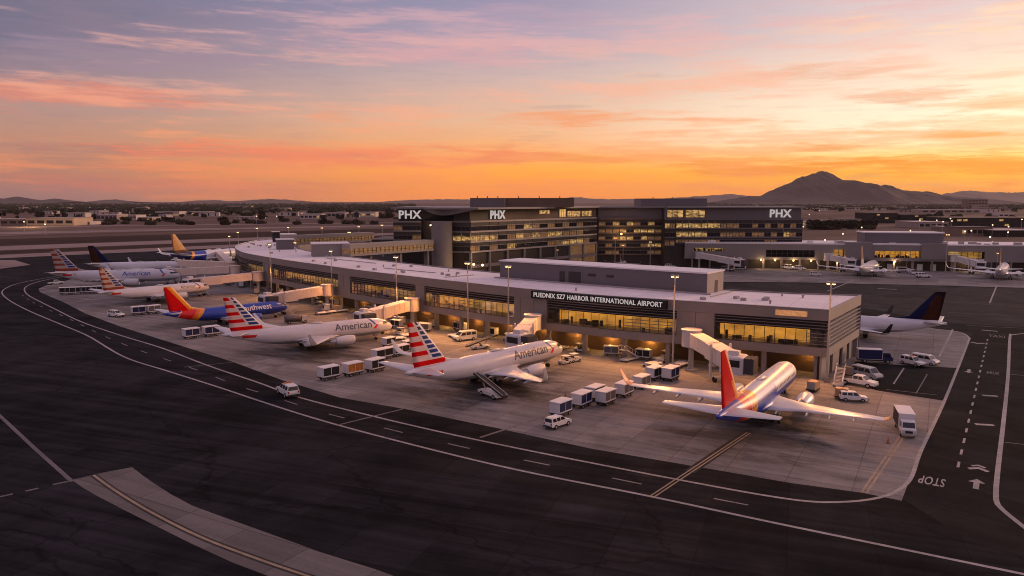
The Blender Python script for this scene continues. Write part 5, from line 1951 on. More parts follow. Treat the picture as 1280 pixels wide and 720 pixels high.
def make_pickup(m='veh_white'):
    t = mk('pickup_truck', 'pickup')
    b = MB()
    b.xprism([(-2.85, .55), (2.85, .52), (2.92, .75), (2.85, 1.05), (1.5, 1.2), (-2.85, 1.15)], -.98, .98, 0, .04)
    b.xprism([(-.75, 1.17), (1.55, 1.19), (.8, 1.82), (.65, 1.88), (-.55, 1.88), (-.7, 1.8)], -.9, .9, 0, .18)
    b.build('body', M[m], t)
    g = MB()
    bed = MB()
    bed.box(-2.72, -.85, -.82, .82, 1.155, 1.175)
    bed.build('load_bed', M['chassis'], t)
    for s in (-1, 1):
        for x0, x1, k in ((-.6, .15, 0), (.25, .75, .35)):
            y0, y1 = s * .885, s * .765
            g.add([(x0, y0, 1.25), (x1 + k, y0, 1.25), (x1, y1, 1.76), (x0, y1, 1.76)] if s < 0 else [(x0, y1, 1.76), (x1, y1, 1.76), (x1 + k, y0, 1.25), (x0, y0, 1.25)], [(0, 1, 2, 3)])
    g.add([(1.53, -.76, 1.24), (1.53, .76, 1.24), (.87, .66, 1.78), (.87, -.66, 1.78)], [(0, 1, 2, 3)])
    g.add([(-.765, .7, 1.26), (-.765, -.7, 1.26), (-.735, -.66, 1.74), (-.735, .66, 1.74)], [(0, 1, 2, 3)])
    g.build('windows', M['dark_glass'], t)
    bp = MB()
    bp.box(2.8, 3.0, -.94, .94, .45, .7)
    bp.box(-3.0, -2.83, -.9, .9, .5, .7)
    bp.build('bumper', M['strut'], t)
    lights(t, 2.9, -2.87, .78, .88)
    wheels(t, (-1.8, 1.9), .9, .42, .26)
    return t

def make_van(m='grey_van'):
    t = mk('van', 'van')
    b = MB()
    b.xprism([(-2.6, .45), (2.6, .42), (2.68, .8), (2.55, 1.1), (1.85, 1.3), (1.1, 2.05), (.9, 2.12), (-2.5, 2.12), (-2.62, 1.95)], -.98, .98, 0, .12)
    b.build('body', M[m], t)
    g = MB()
    for s in (-1, 1):
        y0, y1 = s * .935, s * .875
        for x0, x1, k in ((-2.3, -1.2, 0), (-1.05, .1, 0), (.25, 1.05, .45)):
            g.add([(x0, y0, 1.3), (x1 + k, y0, 1.3), (x1, y1, 1.92), (x0, y1, 1.92)] if s < 0 else [(x0, y1, 1.92), (x1, y1, 1.92), (x1 + k, y0, 1.3), (x0, y0, 1.3)], [(0, 1, 2, 3)])
    g.add([(1.84, -.8, 1.34), (1.84, .8, 1.34), (1.16, .72, 2.02), (1.16, -.72, 2.02)], [(0, 1, 2, 3)])
    g.build('windows', M['dark_glass'], t)
    bp = MB()
    bp.box(2.55, 2.74, -.92, .92, .4, .62)
    bp.build('bumper', M['chassis'], t)
    lights(t, 2.64, -2.62, .76, .85)
    wheels(t, (-1.6, 1.7), .88, .36, .24)
    return t

def make_cart(side='curtain_navy', long_=3.0):
    t = mk('baggage_cart', 'baggage cart')
    h = long_ / 2
    b = MB()
    b.box(-h, h, -.85, .85, .42, .58)
    b.build('frame', M['chassis'], t)
    b = MB()
    b.box(-h, -h + .06, -.83, .83, .59, 2.02)
    b.box(h - .06, h, -.83, .83, .59, 2.02)
    b.box(-.04, .04, -.82, .82, .59, 2.02)
    b.build('end_panel', M['cart_white'], t)
    b = MB()
    b.rbox(-h - .1, h + .1, -.93, .93, 2.03, 2.16, .04)
    b.build('roof', M['cart_roof'], t)
    for s in (-1, 1):
        for x0, x1 in ((-h + .08, -.05), (.05, h - .08)):
            c = MB()
            c.box(x0, x1, s * .78 - .02, s * .78 + .02, .6, 2.0)
            c.build('curtain', M[side], t)
        c = MB()
        c.box(-h + .07, h - .07, s * .84 - .02, s * .84 + .02, .6, .78)
        c.build('side_rail', M['cart_white'], t)
    wheels(t, (-h + .55, h - .55), .72, .24, .16)
    c = MB()
    c.bar((h, 0, .42), (h + .9, 0, .3), .08, .08)
    c.build('tow_bar', M['chassis'], t)
    return t

def make_tug():
    t = mk('baggage_tug', 'tug')
    b = MB()
    b.xprism([(-1.45, .35), (1.45, .35), (1.5, .85), (.55, .98), (.2, .62), (-.5, .62), (-.6, .95), (-1.45, .95)], -.75, .75)
    b.build('body', M['veh_white'], t)
    b = MB()
    b.box(-.62, -.12, -.55, .55, .63, .85)
    b.box(-.66, -.54, -.55, .55, .96, 1.3)
    b.build('seat', M['black'], t)
    b = MB()
    for x in (-.9, .45):
        for s in (-1, 1):
            b.cyl((x, s * .65, .9), (x, s * .62, 1.75), .035, n=6)
    b.build('canopy_post', M['chassis'], t)
    b = MB()
    b.rbox(-1.05, .65, -.75, .75, 1.75, 1.85, .04)
    b.build('canopy', M['cart_roof'], t)
    lights(t, 1.5, -1.46, .5, .65)
    wheels(t, (-.95, .95), .68, .33, .22)
    return t

def make_loader():
    t = mk('belt_loader', 'belt loader')
    b = MB()
    b.xprism([(-2.4, .4), (2.4, .4), (2.45, .75), (1.2, .85), (.9, .7), (-2.4, .75)], -.85, -.1)
    b.xprism([(-2.4, .4), (2.4, .4), (2.45, .75), (1.6, .85), (-2.4, .85)], -.1, .85)
    b.build('body', M['veh_white'], t)
    b = MB()
    b.bar((-3.6, .25, .75), (3.9, .25, 2.75), .8, .22)
    b.build('conveyor', M['chassis'], t)
    b = MB()
    for y in (-.18, .68):
        b.bar((-3.6, y, 1.05), (3.9, y, 3.1), .06, .1)
    b.build('side_rail', M['strut'], t)
    b = MB()
    b.bar((1.2, .25, .8), (2.2, .25, 2.2), .14, .14)
    b.build('lift_arm', M['strut'], t)
    b = MB()
    b.box(-.2, .35, -.75, -.25, .86, 1.1)
    b.box(-.3, -.18, -.75, -.25, 1.1, 1.5)
    b.build('seat', M['black'], t)
    wheels(t, (-1.5, 1.5), .76, .36, .24)
    return t

def make_truck(side='curtain_black', cab='veh_white'):
    t = mk('box_truck', 'truck')
    b = MB()
    b.box(-3.9, 3.2, -.85, .85, .5, .8)
    b.build('chassis', M['chassis'], t)
    b = MB()
    b.xprism([(1.4, .62), (3.5, .6), (3.55, 1.3), (3.2, 1.5), (2.85, 2.3), (2.7, 2.4), (1.4, 2.4)], -1.02, 1.02, 0, .1)
    b.build('cab', M[cab], t)
    g = MB()
    g.add([(3.19, -.85, 1.53), (3.19, .85, 1.53), (2.88, .78, 2.26), (2.88, -.78, 2.26)], [(0, 1, 2, 3)])
    for s in (-1, 1):
        y0, y1 = s * .985, s * .94
        g.add([(1.7, y0, 1.45), (2.95, y0, 1.45), (2.7, y1, 2.2), (1.7, y1, 2.2)] if s < 0 else [(1.7, y1, 2.2), (2.7, y1, 2.2), (2.95, y0, 1.45), (1.7, y0, 1.45)], [(0, 1, 2, 3)])
    g.box(3.53, 3.57, -.5, .5, .8, 1.15)
    g.build('windows', M['dark_glass'], t)
    b = MB()
    b.box(-4.0, 1.25, -1.15, 1.15, .85, 3.15)
    bo = b.build('cargo_box', M['cart_roof'], t)
    for s in (-1, 1):
        c = MB()
        c.box(-3.9, 1.15, s * 1.16 - .012, s * 1.16 + .012, .95, 3.05)
        c.build('side_panel', M[side], bo)
    b = MB()
    b.box(3.45, 3.68, -1.0, 1.0, .45, .75)
    b.build('bumper', M['strut'], t)
    lights(t, 3.57, -4.0, .8, .95)
    wheels(t, (-2.5, 2.4), .88, .46, .3)
    return t

def make_tanker():
    t = mk('tank_truck', 'tank truck')
    b = MB()
    b.box(-3.4, 2.9, -.8, .8, .5, .8)
    b.build('chassis', M['chassis'], t)
    b = MB()
    rings = [[(x, math.sin(2 * math.pi * i / 16) * r * 1.1, 1.75 + math.cos(2 * math.pi * i / 16) * r * .85) for i in range(16)] for x, r in ((-3.4, .6), (-3.2, .98), (-1, 1.0), (1.0, .98), (1.2, .6))]
    b.loft(rings)
    b.build('tank', M['pent_grey'], t)
    b = MB()
    b.xprism([(1.35, .6), (3.1, .6), (3.15, 1.2), (2.8, 2.05), (1.35, 2.1)], -.98, .98, 0, .1)
    b.build('cab', M['grey_van'], t)
    g = MB()
    g.add([(3.1, -.8, 1.35), (3.1, .8, 1.35), (2.85, .75, 1.98), (2.85, -.75, 1.98)], [(0, 1, 2, 3)])
    g.build('windows', M['dark_glass'], t)
    wheels(t, (-2.2, 2.2), .85, .45, .3)
    return t

def make_dolly():
    t = mk('cargo_dolly', 'dolly')
    b = MB()
    b.rbox(-1.6, 1.6, -1.0, 1.0, .4, .58, .04)
    b.build('deck', M['cart_roof'], t)
    b = MB()
    b.bar((1.6, 0, .4), (2.5, 0, .3), .08, .08)
    b.build('tow_bar', M['chassis'], t)
    b = MB()
    for x in (-1.55, 1.55):
        b.box(x - .04, x + .04, -.98, .98, .59, .75)
    b.build('end_stop', M['strut'], t)
    wheels(t, (-1.1, 1.1), .8, .22, .14)
    return t

def make_stairs():
    t = mk('boarding_stairs', 'mobile stairs')
    b = MB()
    b.box(-2.6, 2.2, -.9, .9, .35, .62)
    b.build('chassis', M['veh_white'], t)
    b = MB()
    for k in range(11):
        b.box(-2.5 + k * .38, -2.1 + k * .38, -.7, .7, .62 + k * .19, .72 + k * .19)
    b.box(1.65, 2.9, -.75, .75, 2.68, 2.78)
    b.build('steps', M['strut'], t)
    b = MB()
    for s in (-1, 1):
        b.bar((-2.4, s * .74, 1.6), (1.7, s * .74, 3.7), .06, .06)
        b.bar((1.7, s * .74, 3.7), (2.9, s * .74, 3.7), .06, .06)
        b.bar((-2.4, s * .74, .7), (1.7, s * .74, 2.7), .08, .25)
        for k in range(5):
            x = -2.4 + k * 1.03
            b.bar((x, s * .74, .7 + k * .5), (x, s * .74, 1.6 + k * .525), .05, .05)
    b.build('handrail', M['veh_white'], t)
    wheels(t, (-1.8, 1.5), .75, .3, .2)
    return t

def make_box():
    t = mk('cargo_container', 'container')
    b = MB()
    b.xprism([(-1.0, .5), (1.0, .5), (1.0, 1.9), (-1.0, 1.9)], -.78, .78)
    b.build('body', M['cargo_tan'], t)
    b = MB()
    for x in (-1.0, 0.0, 1.0):
        b.box(x - .04, x + .04, -.8, .8, .5, 1.93)
    b.build('frame', M['strut'], t)
    b = MB()
    b.box(-1.2, 1.2, -.9, .9, .3, .49)
    b.build('pallet', M['chassis'], t)
    return t

PROTO = {}
used = set()
def place(kind, px, py, hx, hy, label, group=None, k=1.0):
    """stand a vehicle on the ground at a measured spot, pointing to a second measured spot"""
    if kind not in PROTO:
        fn, args = KINDS[kind]
        PROTO[kind] = freeze(fn(*args))
    pr = PROTO[kind]
    if kind in used:
        o = copy_tree(pr)
    else:
        o = pr
        used.add(kind)
    q = P(px, py)
    h_ = P(hx, hy) - q
    o.location = (q.x, q.y, 0.012)
    o.rotation_euler.z = math.atan2(h_.y, h_.x)
    o.scale = (k, k, k)
    o['label'] = label
    if group:
        o['group'] = group
    elif 'group' in o:
        del o['group']
    return o
KINDS = {'suv': (make_suv, ()), 'suv_bar': (make_suv, ('veh_white', True)), 'pickup': (make_pickup, ()), 'van': (make_van, ()), 'white_van': (make_van, ('veh_white',)), 'cart': (make_cart, ()), 'cart_grey': (make_cart, ('curtain_grey',)), 'cart_black': (make_cart, ('curtain_black',)), 'cart_orange': (make_cart, ('bag_orange',)), 'cart_long': (make_cart, ('curtain_black', 4.2)),
         'tug': (make_tug, ()), 'loader': (make_loader, ()), 'truck': (make_truck, ()), 'navy_truck': (make_truck, ('navy_paint', 'navy_paint')), 'tanker': (make_tanker, ()), 'dolly': (make_dolly, ()), 'stairs': (make_stairs, ()), 'box': (make_box, ())}
G1 = 'baggage carts on the concrete stands'
V = place
# five white carts by the red-finned jet
V('cart', 701, 519, 729, 508, 'white baggage cart with navy curtains directly behind the small white car', G1, 1.2)
V('cart', 727, 508, 760, 494, 'navy-curtained white baggage cart between the one behind the car and the group of two', G1, 1.2)
V('cart_black', 744, 499, 776, 486, 'black-curtained white baggage cart, farthest back of the five by the small white car', G1, 1.15)
V('cart_grey', 757, 505, 786, 493, 'grey-curtained white baggage cart right of the black-curtained one', G1, 1.2)
V('cart_grey', 780, 495, 812, 481, 'grey-curtained white baggage cart below the peach wing tip', G1, 1.2)
V('cart_grey', 802, 485, 834, 472, 'grey-curtained white cart half hidden under the left wing of the red-finned jet', G1, 1.15)
V('suv', 697, 533, 715, 527, 'small white car leaving toward the five white baggage carts', None, 1.0)
V('suv_bar', 360, 494, 340, 482, 'white service car with roof beacon driving on the curved road', None, 1.28)
# three carts left of the nearer striped jet
V('cart_black', 411, 474, 441, 468, 'black-curtained white baggage cart, left end of the row of three by the striped tail', G1, 1.25)
V('cart_orange', 441, 469, 469, 463, 'white baggage cart carrying orange bags', G1, 1.25)
V('cart_black', 469, 464, 497, 457, 'black-curtained white baggage cart, right end of the row of three by the striped tail', G1, 1.25)
V('cart_long', 478, 449, 515, 441, 'long dark white-roofed cart behind the row of three', G1, 1.15)
V('cart_long', 500, 444, 530, 437, 'long dark white-roofed cart partly behind the striped fin', G1, 1.1)
V('cart_black', 486, 433, 500, 430, 'single dark cart standing left of the striped fin winglet', G1, 1.05)
V('cart_black', 511, 437, 525, 434, 'dark cart just right of the pale winglet by the striped fin', G1, 1.05)
# left stands
V('cart', 239, 423, 262, 420, 'navy-curtained white cart left of the middle striped jet tail, left of two', G1, 1.25)
V('cart', 264, 420, 290, 417, 'navy-curtained white cart touching the middle striped jet tailplane, right of two', G1, 1.25)
V('cart', 173, 393.5, 190, 392, 'navy-curtained white cart left of the blue jet tail', G1, 1.25)
V('cart_grey', 192, 392, 210, 390, 'grey-curtained white cart tucked beside the blue jet tail', G1, 1.25)
for x, y, n_ in ((82, 368.3, 'left end'), (95, 367.8, 'second from the left'), (108, 367.2, 'second from the right'), (121, 366.6, 'right end')):
    V('cart_black', x, y, x + 13, y - .6, 'small white cart, %s of four by the far-left road bend' % n_, G1, 1.3)
V('suv', 145, 396, 160, 397.5, 'white car on the concrete left of the blue jet', None, 1.15)
V('pickup', 70, 355.5, 90, 354, 'white pickup below the tail of the farthest striped jet', None, 1.0)
V('tanker', 371, 404, 400, 402, 'dark grey tank truck between the blue jet and the middle striped jet')
V('white_van', 581, 425.5, 560, 428, 'white van standing alone near the concourse behind the striped tail', None, 1.15)
V('loader', 615, 496, 590, 487, 'white belt loader with dark conveyor raised to the nearer striped jet', None, 1.25)
V('loader', 600, 436, 640, 432, 'dark low belt loader beyond the fuselage of the nearer striped jet')
V('tug', 706, 455, 690, 459, 'white tug at the nose of the nearer striped jet', 'white tugs')
V('tug', 718, 452, 735, 449, 'white tug just right of the one at the striped jet nose', 'white tugs')
for x, y, l in ((402, 393, 'left of a cluster of pale dollies behind the blue jet'), (414, 391.5, 'in the middle of the pale cluster behind the blue jet nose'), (427, 390, 'right of the pale cluster below the middle jet bridge'), (497, 425, 'left one near the nose of the middle striped jet'), (508, 421, 'right one near the nose of the middle striped jet')):
    V('dolly', x, y, x + 14, y - 1.5, 'pale cargo dolly, ' + l, 'pale dollies near the concourse', 1.2)
V('tug', 408, 389, 420, 387, 'white tug pulling the pale dollies behind the blue jet', 'white tugs')
V('tug', 501, 418, 512, 415, 'white tug parked by the building behind the middle striped jet', 'white tugs')
V('box', 418, 388, 430, 386, 'tan cargo container on pallet behind the pale dollies')
# by the concourse front
V('cart_black', 818, 474, 830, 470, 'dark cart under the concourse left of the blue one', G1, 1.2)
V('cart', 838, 475, 850, 470, 'bright navy cart under the concourse beside the lamp mast', G1, 1.25)
V('dolly', 815, 458, 835, 453, 'empty pale dolly in front of the concourse left of the lamp mast', 'pale dollies near the concourse', 1.3)
V('dolly', 849, 458, 867, 452, 'empty pale dolly in front of the concourse right of the lamp mast', 'pale dollies near the concourse', 1.3)
V('tug', 833, 448, 850, 444, 'white tug in the shade below the name sign', 'white tugs')
V('stairs', 786, 451, 770, 455, 'mobile boarding stairs standing in the dark undercroft')
V('box', 1016, 489, 1022, 486, 'tan container on the concrete by the nose of the red-finned jet')
# right end of the concourse
V('pickup', 1073, 482, 1096, 486, 'white pickup parked at the corner of the concourse', None, 1.12)
V('van', 1083, 473, 1104, 478, 'light grey van parked right behind the white pickup', None, 1.12)
V('suv', 1066, 501, 1085, 502, 'white car in front of the white pickup', None, .95)
V('box', 1052, 498, 1060, 499, 'brown container hitched behind the white car at the corner')
V('box', 1060, 470, 1070, 472, 'tan container stacked by the end wall doorway')
V('stairs', 1049, 481, 1056, 470, 'white mobile stairs against the end wall of the concourse')
V('navy_truck', 1094, 453, 1120, 454, 'navy truck with white roof beyond the parked van', None, .95)
V('suv_bar', 1140, 456.5, 1165, 462, 'white service car parked on the dark tarmac, in front of another', None, 1.1)
V('white_van', 1156, 455, 1180, 459, 'white van parked alongside the service car on the dark tarmac', None, 1.0)
V('truck', 1131, 540, 1140, 556, 'white box truck with black side panel at the tip of the right wing', None, 1.0)
# far ramp
V('white_van', 985, 336.5, 1005, 338, 'white van in the row below the far concourse lamps', None, 1.2)
V('suv', 1000, 337.5, 1015, 338.5, 'white car right of the white van below the far concourse lamps', None, 1.2)
V('suv', 1019, 345, 1036, 345.5, 'small white car alone on the far ramp', None, 1.1)
V('suv', 1154, 347, 1175, 347, 'grey-white car between the two far jets', None, 1.35)
V('dolly', 1143, 343, 1155, 343, 'pale dolly left of the car between the far jets', 'pale dollies near the concourse', 1.4)
V('truck', 1130, 341, 1150, 341, 'white truck standing under the right wing of the left far jet', None, .9)
V('white_van', 848, 332, 870, 333, 'white van near the empty far jet bridge', None, 1.2)
V('suv', 838, 335, 855, 336, 'white car beside the van near the empty far jet bridge', None, 1.2)
V('tanker', 720, 333, 700, 333, 'dark tank truck in the yard behind the grey rooftop penthouse', None, 1.1)
V('tug', 905, 338, 915, 338, 'white tug under the empty far jet bridge', 'white tugs', 1.2)
V('cart_long', 925, 337.5, 940, 338, 'dark cart under the cab of the empty far jet bridge', G1, 1.2)
# little cones
def cone(px, py, label):
    t = thing('safety_cone', label, 'cone', P(px, py), 0, 'safety cones on the stands')
    b = MB()
    b.box(-.25, .25, -.25, .25, .012, .05)
    b.build('base', M['chassis'], t)
    b = MB()
    b.cyl((0, 0, .05), (0, 0, .85), .17, .04, n=10)
    b.build('body', M['cone_orange'], t)
cone(1110, 554, 'orange safety cone left of the white box truck')
cone(707, 494, 'orange safety cone above the white baggage carts')
cone(946, 503, 'orange safety cone near the engine of the red-finned jet')

# equipment parked in the shade under the concourse edge
re_ = random.Random(31)
EQ = {'cart_black': 'black-curtained cart parked in the shade right under the concourse edge', 'cart_grey': 'grey-curtained cart parked in the shade right under the concourse edge', 'dolly': 'empty pale dolly parked in the shade right under the concourse edge', 'box': 'tan container stored in the shade right under the concourse edge', 'tug': 'white tug parked in the shade right under the concourse edge', 'cart_long': 'long dark cart parked in the shade right under the concourse edge'}
kk = 8
while kk < len(front) - 30:
    kk += re_.choice((2, 3, 3, 4, 5))
    i = min(kk, len(front) - 2)
    d_ = (front[i + 1] - front[i]).normalized()
    nn = Vector((-d_.y, d_.x))
    kd = re_.choice(('cart_black', 'cart_black', 'dolly', 'dolly', 'box', 'tug', 'cart_grey', 'cart_long'))
    q = front[i] + nn * re_.choice((-4.2, -2.6, 1.5, 3.4, 5.2))
    u_ = pix(q, 0)
    if 640 < u_[0] < 700 or 860 < u_[0] < 905:
        continue
    h_ = q + d_ * re_.choice((-1, 1)) + nn * re_.uniform(-.5, .5)
    w_ = pix(h_, 0)
    V(kd, u_[0], u_[1], w_[0], w_[1], EQ[kd], 'ground equipment stored under the concourse edge: ' + kd.replace('_', ' '), 1.1)

# ------------------------------------------------------------------ lamp masts
def make_mast(h=19.2):
    t = mk('lamp_mast', 'lamp mast')
    b = MB()
    b.cyl((0, 0, 0), (0, 0, .9), .55, .5, n=10)
    b.build('footing', M['concrete_wall'], t)
    b = MB()
    b.cyl((0, 0, .9), (0, 0, h), .24, .13, n=10)
    b.build('pole', M['strut'], t)
    b = MB()
    b.box(-.85, .85, -.08, .08, h - .1, h + .06)
    arm = b.build('cross_arm', M['strut'], t)
    for x in (-.5, .5):
        hd_ = MB()
        hd_.rbox(x - .34, x + .34, -.45, .3, h + .09, h + .45, .06)
        hd = hd_.build('lamp_head', M['strut'], t)
        ln_ = MB()
        ln_.ball((x, -.1, h + .12), .33, sz=.8)
        ln_.build('lens', M['warm_lens'], hd)
    return t
PM = freeze(make_mast())
MASTS = [(1033, 478, 'tall lit lamp mast at the right front corner of the concourse', 5200), (841, 455.5, 'tall lit lamp mast right of the name sign', 5200), (645, 425, 'pale lamp mast left of the name sign, above the nearer striped jet', 2500), (591.5, 416, 'lit lamp mast between the name sign and the striped fin', 4200), (503, 397, 'lit lamp mast by the tan jet bridge of the middle striped-fin jet', 5200), (424, 380, 'pale lamp mast left of the middle of the curving facade', 2500), (345, 360, 'lit lamp mast at the far left part of the curving facade', 4200)]
first = True
for px, py, lab, wt in MASTS:
    o = PM if first else copy_tree(PM)
    first = False
    q = gate(px, 2.2, 12.0) if px < 1000 else P(px, py)
    gi = min(max(idx_at(px, 8.0), 1), len(front) - 2)
    gd = (front[gi + 1] - front[gi]).normalized()
    o.location = (q.x, q.y, 0)
    o.rotation_euler.z = math.atan2(-gd.y, -gd.x)
    o['label'] = lab
    o['group'] = 'lamp masts along the concourse'
    aim = Vector((q.x - gd.y * 20, q.y + gd.x * 20, 0))
    lamp('mast_light', (q.x - gd.y * .8, q.y + gd.x * .8, 18.7), wt * 3.6, (1.0, .40, .11), .5, spot=130, aim=aim)
# masts standing in the yard and on the airfield
def mast2(px, ytop, depth, label, grp='slender masts behind the concourse', k=1.0):
    o = copy_tree(PM)
    q = XY(px, depth)
    o.location = (q.x, q.y, 0)
    zt = CAMZ + (HOR - ytop) * depth / F
    s_ = max(.3, zt / 19.3)
    o.scale = (s_ * k, s_ * k, s_)
    o['label'] = label
    o['group'] = grp
for px, yt, dp, lab in ((769, 297, 385, 'pole in the yard, leftmost of three above the grey penthouse'), (779, 306, 380, 'shorter pole in the yard, middle of three above the grey penthouse'), (813, 302, 380, 'pole in the yard, rightmost of three above the grey penthouse'), (697, 312, 372, 'short pole with white head by the colonnade'),
                        (369, 303, 330, 'lit mast behind the dark rooftop plant room'), (437, 290, 370, 'lit mast beside the farther walkway'), (478, 281, 480, 'lit mast left of the PHX block'), (449, 283, 480, 'thick pale mast beyond the farther walkway'), (361, 284, 480, 'pale mast beyond the rounded end of the roof'), (322, 285, 470, 'thin mast on the airfield left of the roof end'), (287, 295, 400, 'lit mast left of the rounded roof end, lower one'), (298, 290, 430, 'lit mast left of the rounded roof end, upper one'), (403, 284.5, 480, 'thin mast between the two walkways and the airfield'),
                        (1135, 318, 366, 'mast on the far ramp between the two jets'), (1248, 316, 350, 'mast just right of the jet bridge at the right edge'), (1184, 293, 372, 'lit mast at the end of the upper storey of the far concourse')):
    mast2(px, yt, dp, lab)

# ------------------------------------------------------------------ distant town, hangars and trees
M['house_pale'] = mat('house_pale', (0.34, 0.26, 0.23), 0.85, var=0.15, sc_=0.02)
M['house_white'] = mat('house_white', (0.52, 0.44, 0.42), 0.8, var=0.1, sc_=0.02)
M['house_brown'] = mat('house_brown', (0.22, 0.15, 0.12), 0.85, var=0.2, sc_=0.02)
M['roof_dark'] = mat('roof_dark', (0.12, 0.095, 0.09), 0.85, var=0.2, sc_=0.02)
M['leaf'] = mat('leaf', (0.034, 0.034, 0.022), 0.95, var=0.5, sc_=0.5, spec=0.1)
M['leaf_warm'] = mat('leaf_warm', (0.055, 0.043, 0.028), 0.95, var=0.5, sc_=0.5, spec=0.1)
M['bark'] = mat('bark', (0.05, 0.038, 0.03), 0.95, var=0.2)
M['solid_dark'] = mat('solid_dark', (0.022, 0.017, 0.015), 0.8, var=0.15, sc_=.1)

def block(name, label, cat, px0, px1, ybase, ytop, dep, wall, roof, rows=1, nw=6, lit=0.15, group=None, pitched=0.0, seed=1):
    a = P(px0, ybase)
    y = a.y
    x0, x1 = (px0 - 640) * y / F, (px1 - 640) * y / F
    h_ = (ybase - ytop) * y / F
    L_ = x1 - x0
    t = thing(name, label, cat, ((x0 + x1) / 2, y, 0), 0, group)
    b = MB()
    b.box(-L_ / 2, L_ / 2, 0, dep, 0, h_)
    b.build('wall', M[wall], t)
    b = MB()
    if pitched:
        b.xprism([(-L_ / 2 - .6, h_ + .01), (L_ / 2 + .6, h_ + .01), (L_ / 2 * .86, h_ + pitched), (-L_ / 2 * .86, h_ + pitched)], -.6, dep + .6)
    else:
        b.box(-L_ / 2 - .4, L_ / 2 + .4, -.4, dep + .4, h_ + .01, h_ + .6)
    b.build('roof', M[roof], t)
    rr = random.Random(seed)
    for r_ in range(rows):
        z0 = h_ * (r_ + .3) / rows
        z1 = h_ * (r_ + .72) / rows
        for k in range(nw):
            w0 = -L_ / 2 + L_ * (k + .14) / nw
            w1 = -L_ / 2 + L_ * (k + .86) / nw
            b = MB()
            b.box(w0, w1, -.06, -.01, z0, z1)
            b.build('window', M['win_lit' if rr.random() < lit else 'dark_glass'], t)
    return t
block('hangar', 'wide pale hangar lit tan at the far left edge beyond the runways', 'hangar', 35, 94, 282, 273, 50, 'tan_wall', 'house_pale', 1, 5, .0)
lamp('hangar_light', (P(60, 283).x, P(60, 284).y, 9), 26000, (1.0, .62, .28), 1.0)
lamp('hangar_light', (P(45, 283).x, P(45, 284).y, 9), 16000, (1.0, .62, .28), 1.0)
block('hangar', 'long low pale hangar roof left of the tan one at the left edge', 'hangar', -30, 34, 281.5, 274.5, 60, 'house_brown', 'house_pale', 1, 6, .1)
block('warehouse', 'white low warehouse right of the tan hangar', 'warehouse', 97, 114, 281, 277.5, 30, 'house_white', 'house_white', 1, 3, 0)
for i, (a, b, yb, yt, w_) in enumerate([(123, 148, 275.5, 268.5, 'house_pale'), (153, 172, 274.5, 269, 'house_white'), (174, 192, 276, 272, 'house_pale'), (196, 226, 269.5, 264.5, 'house_white'), (234, 262, 269, 265, 'house_pale'), (295, 325, 273.8, 271, 'house_white'), (376, 402, 274, 268, 'house_white'), (404, 432, 272, 266, 'house_pale'), (440, 470, 271, 265.5, 'house_white'), (340, 362, 264.5, 260, 'house_pale'), (285, 315, 261, 257.5, 'house_pale')]):
    block('warehouse', 'pale low warehouse number-free'.replace(' number-free', '') + ' in the town strip, ' + ['right of the tan hangar beyond dark trees', 'bright one left of the blue jet tail column', 'small one left of the curved roof end', 'long bright one above the golden fin', 'pale one right of the golden fin', 'white roofline left of the curved roof end', 'bright one above the two walkways, left', 'pale one above the two walkways, middle', 'bright one left of the PHX block', 'far pale one above the curved roof', 'farthest pale one near the horizon'][i], 'warehouse', a, b, yb, yt, 40, w_, 'house_pale' if i % 2 else 'house_white', 1, 5, .15, 'warehouses across the runways', seed=i)
# right side
block('parking_structure', 'dark block-like parking structure left of two beyond the far concourse', 'parking garage', 1088, 1120, 279, 266.5, 60, 'solid_dark', 'roof_dark', 3, 6, .05)
block('parking_structure', 'lower dark parking structure right of the dark block', 'parking garage', 1124, 1152, 279, 268.5, 60, 'solid_dark', 'roof_dark', 3, 5, .05)
block('parking_structure', 'very long dark parking structure at the right edge beyond the far concourse', 'parking garage', 1186, 1320, 284, 272.5, 60, 'solid_dark', 'house_brown', 2, 18, .08)
block('warehouse', 'white flat-roofed building in front of the dark parking structures', 'warehouse', 1147, 1184, 285.5, 278, 60, 'house_pale', 'house_white', 1, 5, .1)
block('warehouse', 'low dark building with pale roof beside the white flat-roofed one', 'warehouse', 1186, 1200, 289, 284.3, 40, 'house_brown', 'house_white', 1, 4, .2)
block('warehouse', 'brown low building behind the far concourse near the right edge', 'warehouse', 1201, 1240, 295, 284.5, 30, 'house_brown', 'roof_dark', 1, 6, .2)
block('warehouse', 'low building with bright white roof at the right edge behind the far concourse', 'warehouse', 1243, 1290, 296, 288.2, 40, 'solid_dark', 'house_white', 1, 6, .1)
block('warehouse', 'long pale roof building beyond the parking structures', 'warehouse', 1150, 1222, 266.5, 262, 60, 'house_pale', 'house_white', 1, 8, .1)
block('warehouse', 'small white building beyond the long dark parking structure', 'warehouse', 1246, 1264, 271.5, 267, 40, 'house_white', 'house_white', 1, 3, 0)
block('office_tower', 'brown office tower left part of the pair on the right horizon', 'office building', 1207, 1231, 262.5, 249.6, 45, 'house_brown', 'roof_dark', 4, 6, .0)
block('office_tower', 'pale lower office block beside the brown tower on the right horizon', 'office building', 1221, 1233, 265, 256.5, 40, 'house_pale', 'house_pale', 3, 4, .0)
block('warehouse', 'long shed with bright end on the open field behind the right PHX block', 'warehouse', 1048, 1076, 279, 274, 40, 'house_pale', 'house_brown', 1, 4, .4)
block('warehouse', 'small white shed on the field just right of the right PHX block', 'warehouse', 1001, 1011, 282, 277.5, 25, 'house_white', 'house_white', 1, 2, .3)

